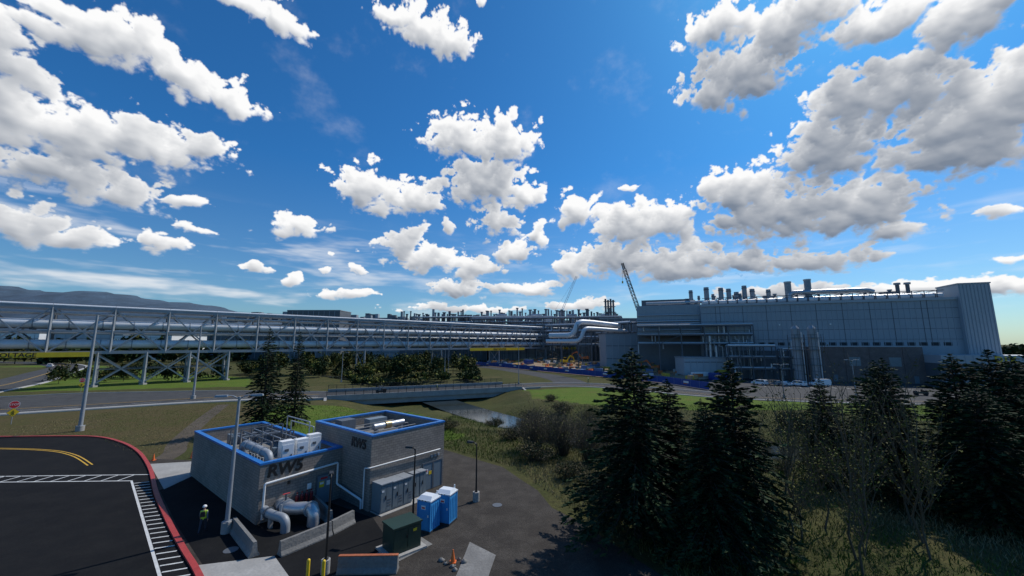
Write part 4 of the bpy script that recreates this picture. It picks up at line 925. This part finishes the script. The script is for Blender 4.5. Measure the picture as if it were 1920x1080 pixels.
# ------------------------------------------------------------------ people
def person(name,loc,rot,stride=.0,helmet=True,scale=1.0):
    J={'pel':(0,0,.95,.15),'waist':(0,0,1.08,.135),'chest':(0,.01,1.3,.165),'neckb':(0,0,1.46,.09),'neck':(0,.01,1.52,.055),'head0':(0,.02,1.60,.075),'head1':(0,.02,1.70,.09),'head2':(0,.01,1.76,.06)}
    E=[('pel','waist'),('waist','chest'),('chest','neckb'),('neckb','neck'),('neck','head0'),('head0','head1'),('head1','head2')]
    for s_,sg in (('L',-1),('R',1)):
        f_=stride*sg
        J.update({'hip'+s_:(sg*.1,0,.9,.1),'kn'+s_:(sg*.11,f_*.55+.03,.5,.065),'an'+s_:(sg*.11,f_*1.0-.04*abs(f_)*5,.09+(0.06 if f_<0 else 0),.045),'toe'+s_:(sg*.13,f_*1.0+.15,.04,.04),
          'sh'+s_:(sg*.19,0,1.42,.07),'el'+s_:(sg*.25,-f_*.35-.03,1.14,.048),'wr'+s_:(sg*.27,-f_*.6+.1,.93,.033),'pa'+s_:(sg*.27,-f_*.65+.13,.86,.034)})
        E+=[('pel','hip'+s_),('hip'+s_,'kn'+s_),('kn'+s_,'an'+s_),('an'+s_,'toe'+s_),('neckb','sh'+s_),('sh'+s_,'el'+s_),('el'+s_,'wr'+s_),('wr'+s_,'pa'+s_)]
        px,py,pz,_=J['pa'+s_]
        for k in range(4):
            l=(.075,.085,.08,.06)[k]; y_=py-.03+k*.02
            J['f%d%s'%(k,s_)]=(px,y_,pz-.05,.009); J['g%d%s'%(k,s_)]=(px-sg*.012,y_+.004,pz-.05-l*.5,.009); J['h%d%s'%(k,s_)]=(px-sg*.03,y_+.006,pz-.05-l,.008)
            E+=[('pa'+s_,'f%d%s'%(k,s_)),('f%d%s'%(k,s_),'g%d%s'%(k,s_)),('g%d%s'%(k,s_),'h%d%s'%(k,s_))]
        J['t0'+s_]=(px-sg*.01,py+.045,pz-.015,.01); J['t1'+s_]=(px-sg*.015,py+.06,pz-.055,.009); E+=[('pa'+s_,'t0'+s_),('t0'+s_,'t1'+s_)]
    keys=list(J); me=bpy.data.meshes.new('skel'); me.from_pydata([J[k][:3] for k in keys],[(keys.index(a),keys.index(b)) for a,b in E],[])
    o=bpy.data.objects.new('skel',me); link(o); md=o.modifiers.new('s','SKIN'); 
    for i,k in enumerate(keys): me.skin_vertices[0].data[i].radius=(J[k][3]*(1.25 if k in('chest','waist','pel') else 1),J[k][3]*(.8 if k in('chest','waist','pel') else 1))
    me.skin_vertices[0].data[0].use_root=True
    sb=o.modifiers.new('d','SUBSURF'); sb.levels=1; sb.render_levels=1
    bpy.context.view_layer.update(); dg=bpy.context.evaluated_depsgraph_get(); m2=bpy.data.meshes.new_from_object(o.evaluated_get(dg)); bpy.data.objects.remove(o)
    for mt in (DENIM,JACK,VEST,SKIN,BLACK,WPAINT): m2.materials.append(mt)
    for p in m2.polygons:
        c_=p.center; z=c_.z
        if z<.11: i=4
        elif abs(c_.x)>.2 and z<.96: i=3
        elif z<.95: i=0
        elif z<1.47 and abs(c_.x)<.2: i=2
        elif z<1.5: i=1
        else: i=3
        if abs(c_.x)>.2 and .93<z<1.5: i=1
        if z>1.67 and c_.y<.03: i=4
        p.material_index=i; p.use_smooth=True
    root=bpy.data.objects.new(name,None); root.location=loc; root.rotation_euler=(0,0,rot); root.scale=(scale,)*3; link(root)
    b=bpy.data.objects.new('body',m2); link(b,root)
    mb=MB(); 
    if helmet: mb.sphere((0,.01,1.715),.125,WPAINT,14,.95,True); mb.box((0,.12,1.71),(.16,.09,.02),WPAINT,0); mb.tube([(0,.01,1.705),(0,.01,1.72)],.138,WPAINT,14)
    for sg in (-1,1): mb.sphere((sg*.035,.098,1.66),.012,BLACK,6); mb.sphere((sg*.088,.02,1.65),.022,SKIN,6,1.3)
    mb.tube([(0,.095,1.655),(0,.118,1.625),(0,.095,1.617)],[.008,.014,.008],SKIN,6); mb.box((0,.09,1.585),(.045,.015,.008),REDS)
    mb.box((0,.125,1.2),(.24,.02,.05),POTW); mb.box((0,-.135,1.2),(.24,.02,.05),POTW); mb.box((0,-.2,1.12),(.26,.12,.32),BLACK,0,.85,.8)
    mb.make('hard_hat_and_kit',parent=root)
person('pedestrian',(-21.5,28.8,.03),.35,.28)
person('pedestrian',(25.5,131.5,.03),1.2,.2); person('pedestrian',(-21,110.5,.04),-1.1,.2)
person('pedestrian',(75,122,.05),1.0,.2)
mb=MB(); r=random.Random(8)
for i in range(7):
    b0=len(mb.v); mb.sphere((-3.4+r.gauss(0,.5),24.9+r.gauss(0,.25),.05),r.uniform(.1,.22),CONCD,7,.7)
    for k in range(b0,len(mb.v)): v_=mb.v[k]; mb.v[k]=(v_[0]+r.gauss(0,.02),v_[1]+r.gauss(0,.02),v_[2]+r.gauss(0,.015))
mb.make('rocks')

# ------------------------------------------------------------------ world: sky with cumulus
# procedural cumulus field computed over azimuth/elevation, used as a direction-based map in the world
CL='''-51 29 4.5 2.2,-48 30 5.4 2.5,-44 29 5.4 2.3,-39.5 28 4.4 1.9,-38 38 6 1.5,-33 38 3.4 2,-55 24 3.2 2.2,-56 26 2 2,-54 20 5.8 3.7,-50 20 6.5 3.1,-45 21 6.4 2.9,-41 22 3.4 1.8,-51 16 6.4 2.6,-47 15 4.4 2,-42 16 3 .8,-53 11 4.4 2.3,-50 10 3.4 1.4,-43 11 2.5 1.7,-40 13 2 .7,-30 15 3.8 2.0,-14 41 6.4 2.8,-10 40 3.6 2.5,-19 42 4 1.4,-5 45 1.5 .8,-8 29 6.2 4.1,-1.2 28.5 5.6 4.6,-4 23 7.6 4.4,2 21.5 3.6 2.7,-2.4 17.5 3.7 3.0,-21 21 5.9 3.5,-14.5 20 4.2 3.3,-16 14 4.4 3.0,-12 12 5.8 2.5,-6 11 5.1 2.2,0 13.3 3.4 2.2,-8 8 4.8 1.6,4 16 1.6 2.2,10 19 3.7 2.8,17.5 16.5 6.2 3.9,23.5 16.5 3.8 3.5,15 12 7.3 3.1,23 10.5 9.4 3.2,9 11 3.2 2.4,31 10.2 5 1.6,31.5 19 5.4 3.5,36 15.5 9.4 4.8,43 14.5 7.3 4.1,41.5 21.5 5.9 4.3,44.5 26 5.6 3.9,49 25 4.8 3.6,51 19.5 6.9 5.3,54 21 4.8 4.6,46 12 2.7 1.4,31 38 6 2.8,34 32.5 6.8 4.1,40 35.5 7.6 3.7,29 31 3.8 2.9,47 32 6 2.5,53 29.5 4.2 2.8,39 9.3 6 1.7,53 12 1.6 .6,53 8 1.5 .5,52 5.4 6 1.4,46 5.6 6 1.1,37 6 8 1.2,3 8 4.2 1.6,-1 8.1 3.6 1.3,-23 6.6 4.4 .9,-34 9 1.8 .8,-30 8 1.3 .9,-26 9.6 1.3 .8,-22 10 1.5 .7,-10 17 1.2 1.1,-26 12 .9 .6,18 22 1 .6,-8 5 9 .8,10 5.5 6 .9,60 22 8 5,62 32 8 4,70 15 9 4,-64 18 8 4,-70 30 8 4'''
CL=[tuple(map(float,t.split())) for t in CL.replace('\n','').split(',')]
PPD=12; AZ0,AZ1,EL0,EL1=-90,90,0,70
IW,IH=int((AZ1-AZ0)*PPD),int((EL1-EL0)*PPD)
az=np.linspace(AZ0,AZ1,IW,dtype=np.float32)[None,:].repeat(IH,0); el=np.linspace(EL0,EL1,IH,dtype=np.float32)[:,None].repeat(IW,1)
def perlin(x,y,seed):
    rg=np.random.default_rng(seed); a=rg.random((256,256))*6.2832; gx,gy=np.cos(a).astype(np.float32),np.sin(a).astype(np.float32)
    xi=np.floor(x).astype(int);yi=np.floor(y).astype(int);xf=x-xi;yf=y-yi; u=xf*xf*xf*(xf*(xf*6-15)+10); v=yf*yf*yf*(yf*(yf*6-15)+10)
    def gr(i,j,dx,dy): i=i&255;j=j&255; return gx[i,j]*dx+gy[i,j]*dy
    n0=gr(xi,yi,xf,yf)*(1-u)+gr(xi+1,yi,xf-1,yf)*u; n1=gr(xi,yi+1,xf,yf-1)*(1-u)+gr(xi+1,yi+1,xf-1,yf-1)*u
    return (n0*(1-v)+n1*v)*1.5
def fbm(x,y,seed,o,g_=.5,bil=False):
    s=0;a=1;t=0
    for k in range(o):
        n=perlin(x*2**k+k*17.3,y*2**k+k*9.1,seed+k); s=s+a*((2.6*np.abs(n)-.75) if bil else n); t+=a; a*=g_
    return s/t
ey=el+6*np.log1p(el/4)
pz=(1+1.6*np.exp(-el/9)).astype(np.float32)
wx=fbm(az/5,ey/5,3,4)*2.4; wy=fbm(az/5+40,ey/5+7,9,4)*1.6
A=az+wx/pz; E=el+wy/pz
D=np.full(az.shape,9.,np.float32)
for (a,e_,ra,re) in CL:
    x0,x1=int((a-ra*3-3-AZ0)*PPD),int((a+ra*3+3-AZ0)*PPD); y0,y1=int((e_-re*3-3-EL0)*PPD),int((e_+re*3+3-EL0)*PPD)
    x0,x1,y0,y1=max(x0,0),min(x1,IW),max(y0,0),min(y1,IH)
    if x1<=x0 or y1<=y0: continue
    q=(slice(y0,y1),slice(x0,x1)); dy=(E[q]-e_)/re; dy=np.where(dy<0,dy*1.3,dy)
    dd=np.sqrt(((A[q]-a)/ra)**2+dy**2); p_=D[q]; h_=np.clip(.25-np.abs(p_-dd),0,1)/.25
    D[q]=np.minimum(p_,dd)-h_*h_*.25*.25
F=1.0-D
bl=fbm(az/3.0,ey/3.0,21,6,.52,True); bs=fbm(az/3.0,ey/3.0,21,3,.5,True); fb=fbm(az/2.6,ey/2.6,51,7,.58)
Dn=F+.52*bl+.62*fb+.02
Dn=np.where(F<-1.0,-1,Dn)
def sst(x,a,b): t=np.clip((x-a)/(b-a),0,1); return t*t*(3-2*t)
# crisp upper rims, softer and more ragged bases
gF=np.gradient(F,axis=0)*PPD; under=sst(gF,-.05,.25)
mask=sst(Dn,.0,.16+.34*under)
Ts=np.clip(F+.30*bs+.25*fb+.1,0,1.0)
S=np.zeros_like(Ts)
for k in range(1,13):
    sx=int(k*.28*PPD); sy=int(k*.50*PPD); sh=np.roll(np.roll(Ts,-sy,0),-sx,1); sh[IH-sy:]=0; S+=sh*(1-.04*k)
dark=1+.75*sst(az,8,32)
light=np.exp(-S*.23*dark)
H=np.clip(Dn,0,1.2)
g1=np.gradient(H,axis=0)*PPD; g2=np.gradient(H,axis=1)*PPD
def blur(a,n):
    for ax in (0,1):
        c=np.cumsum(np.concatenate([np.repeat(np.take(a,[0],ax),n,ax),a,np.repeat(np.take(a,[-1],ax),n,ax)],ax),axis=ax,dtype=np.float64)
        w=2*n; L_=a.shape[ax]
        a=((np.take(c,np.arange(w,w+L_)-1+0,ax) if False else np.take(c,np.minimum(np.arange(L_)+w,c.shape[ax]-1),ax))-np.take(c,np.arange(L_),ax))/w
    return a.astype(np.float32)
relief=np.clip(-(.8*blur(g1,3)+.35*blur(g2,3))*.20,-.20,.20)+np.clip(-(.8*blur(g1,9)+.35*blur(g2,9))*.30,-.2,.2)
edge=1-sst(Dn,.05,.55)
light=np.clip(.06+.94*light+relief*(.5+.5*light)+.22*edge*(1-.5*under),0,1.0)
hz_=sst(fbm(az/16,el/2.6,77,5,.6),-.05,.55)*sst(el,1,4)*(1-sst(el,11,18))*(.35+.4*sst(-az,5,40))
veil=sst(fbm(az/12+5,el/8,91,6,.62),.1,.8)*.18*sst(el,12,25)
m2=np.clip(np.maximum(mask,np.maximum(hz_,veil)),0,1); light=np.where(mask>.03,light,.93)
px=np.ones((IH,IW,4),np.float32); px[...,0]=m2; px[...,1]=light; px[...,2]=0
img=bpy.data.images.new('cloud_field',IW,IH,alpha=False,float_buffer=True); img.colorspace_settings.name='Non-Color'; img.pixels.foreach_set(px.ravel()); img.update(); img.pack()

W_=bpy.data.worlds.new('World'); SC.world=W_; W_.use_nodes=True; nt=W_.node_tree; nt.nodes.clear(); Lk=nt.links.new
def math_n(op,a,b=None,c=None):
    n=nt.nodes.new('ShaderNodeMath'); n.operation=op
    for i,x in enumerate((a,b,c)):
        if x is None: continue
        if hasattr(x,'is_linked'): Lk(x,n.inputs[i])
        else: n.inputs[i].default_value=x
    return n.outputs[0]
def mr(x,a,b,c=0,d=1,smooth=True):
    n=nt.nodes.new('ShaderNodeMapRange'); n.interpolation_type='SMOOTHSTEP' if smooth else 'LINEAR'
    n.inputs[1].default_value=a;n.inputs[2].default_value=b;n.inputs[3].default_value=c;n.inputs[4].default_value=d; Lk(x,n.inputs[0]); return n.outputs[0]
tc=nt.nodes.new('ShaderNodeTexCoord'); sep=nt.nodes.new('ShaderNodeSeparateXYZ')
nrm=nt.nodes.new('ShaderNodeVectorMath'); nrm.operation='NORMALIZE'; Lk(tc.outputs['Generated'],nrm.inputs[0]); Lk(nrm.outputs[0],sep.inputs[0])
azn=math_n('MULTIPLY',math_n('ARCTAN2',sep.outputs[0],sep.outputs[1]),57.29578); eln=math_n('MULTIPLY',math_n('ARCSINE',sep.outputs[2]),57.29578)
cmb=nt.nodes.new('ShaderNodeCombineXYZ'); Lk(mr(azn,AZ0,AZ1,0,1,False),cmb.inputs[0]); Lk(mr(eln,EL0,EL1,0,1,False),cmb.inputs[1])
it=nt.nodes.new('ShaderNodeTexImage'); it.image=img; it.extension='EXTEND'; it.interpolation='Linear'; Lk(cmb.outputs[0],it.inputs[0])
ch=nt.nodes.new('ShaderNodeSeparateColor'); Lk(it.outputs[0],ch.inputs[0])
inr=math_n('MULTIPLY',mr(azn,-89,-82),mr(azn,89,82)); inr=math_n('MULTIPLY',inr,mr(eln,69,62))
mask_n=math_n('MULTIPLY',math_n('MULTIPLY',ch.outputs[0],inr),mr(eln,-.3,1.5))
sky=nt.nodes.new('ShaderNodeTexSky'); sky.sky_type='NISHITA'; sky.sun_disc=False; sky.sun_elevation=rad(48); sky.sun_rotation=rad(50); sky.air_density=1.0; sky.dust_density=.6; sky.ozone_density=2.5
t_hi=mixcol(nt,1.0,sky.outputs[0],(.22,.76,1.22),'MULTIPLY'); t_lo=mixcol(nt,1.0,sky.outputs[0],(.62,.86,1.02),'MULTIPLY')
tint=mixcol(nt,mr(eln,0,24,0,1,False),t_lo,t_hi)
bg=nt.nodes.new('ShaderNodeBackground'); Lk(tint,bg.inputs[0]); bg.inputs[1].default_value=.095
cc_=mixcol(nt,ch.outputs[1],(.20,.245,.32),(1.0,1.0,1.0))
cb_=nt.nodes.new('ShaderNodeBackground'); Lk(cc_,cb_.inputs[0]); cb_.inputs[1].default_value=.98
mx=nt.nodes.new('ShaderNodeMixShader'); Lk(mask_n,mx.inputs[0]); Lk(bg.outputs[0],mx.inputs[1]); Lk(cb_.outputs[0],mx.inputs[2])
wo=nt.nodes.new('ShaderNodeOutputWorld'); Lk(mx.outputs[0],wo.inputs[0])
W_.cycles.sampling_method='MANUAL'; W_.cycles.sample_map_resolution=512

sun=bpy.data.lights.new('sun','SUN'); sun.energy=3.6; sun.angle=rad(.6); sun.color=(1,.95,.87)
so=bpy.data.objects.new('sun',sun); link(so)
sd=Vector((math.sin(rad(50))*math.cos(rad(48)),math.cos(rad(50))*math.cos(rad(48)),math.sin(rad(48))))
so.rotation_euler=sd.to_track_quat('Z','Y').to_euler()

cam=bpy.data.cameras.new('camera'); cam.sensor_width=36; cam.lens=13.5; cam.clip_end=20000; cam.clip_start=.1
co=bpy.data.objects.new('camera',cam); link(co); co.location=(0,0,13); co.rotation_euler=(math.pi/2+math.atan(105/720),0,0)
SC.camera=co
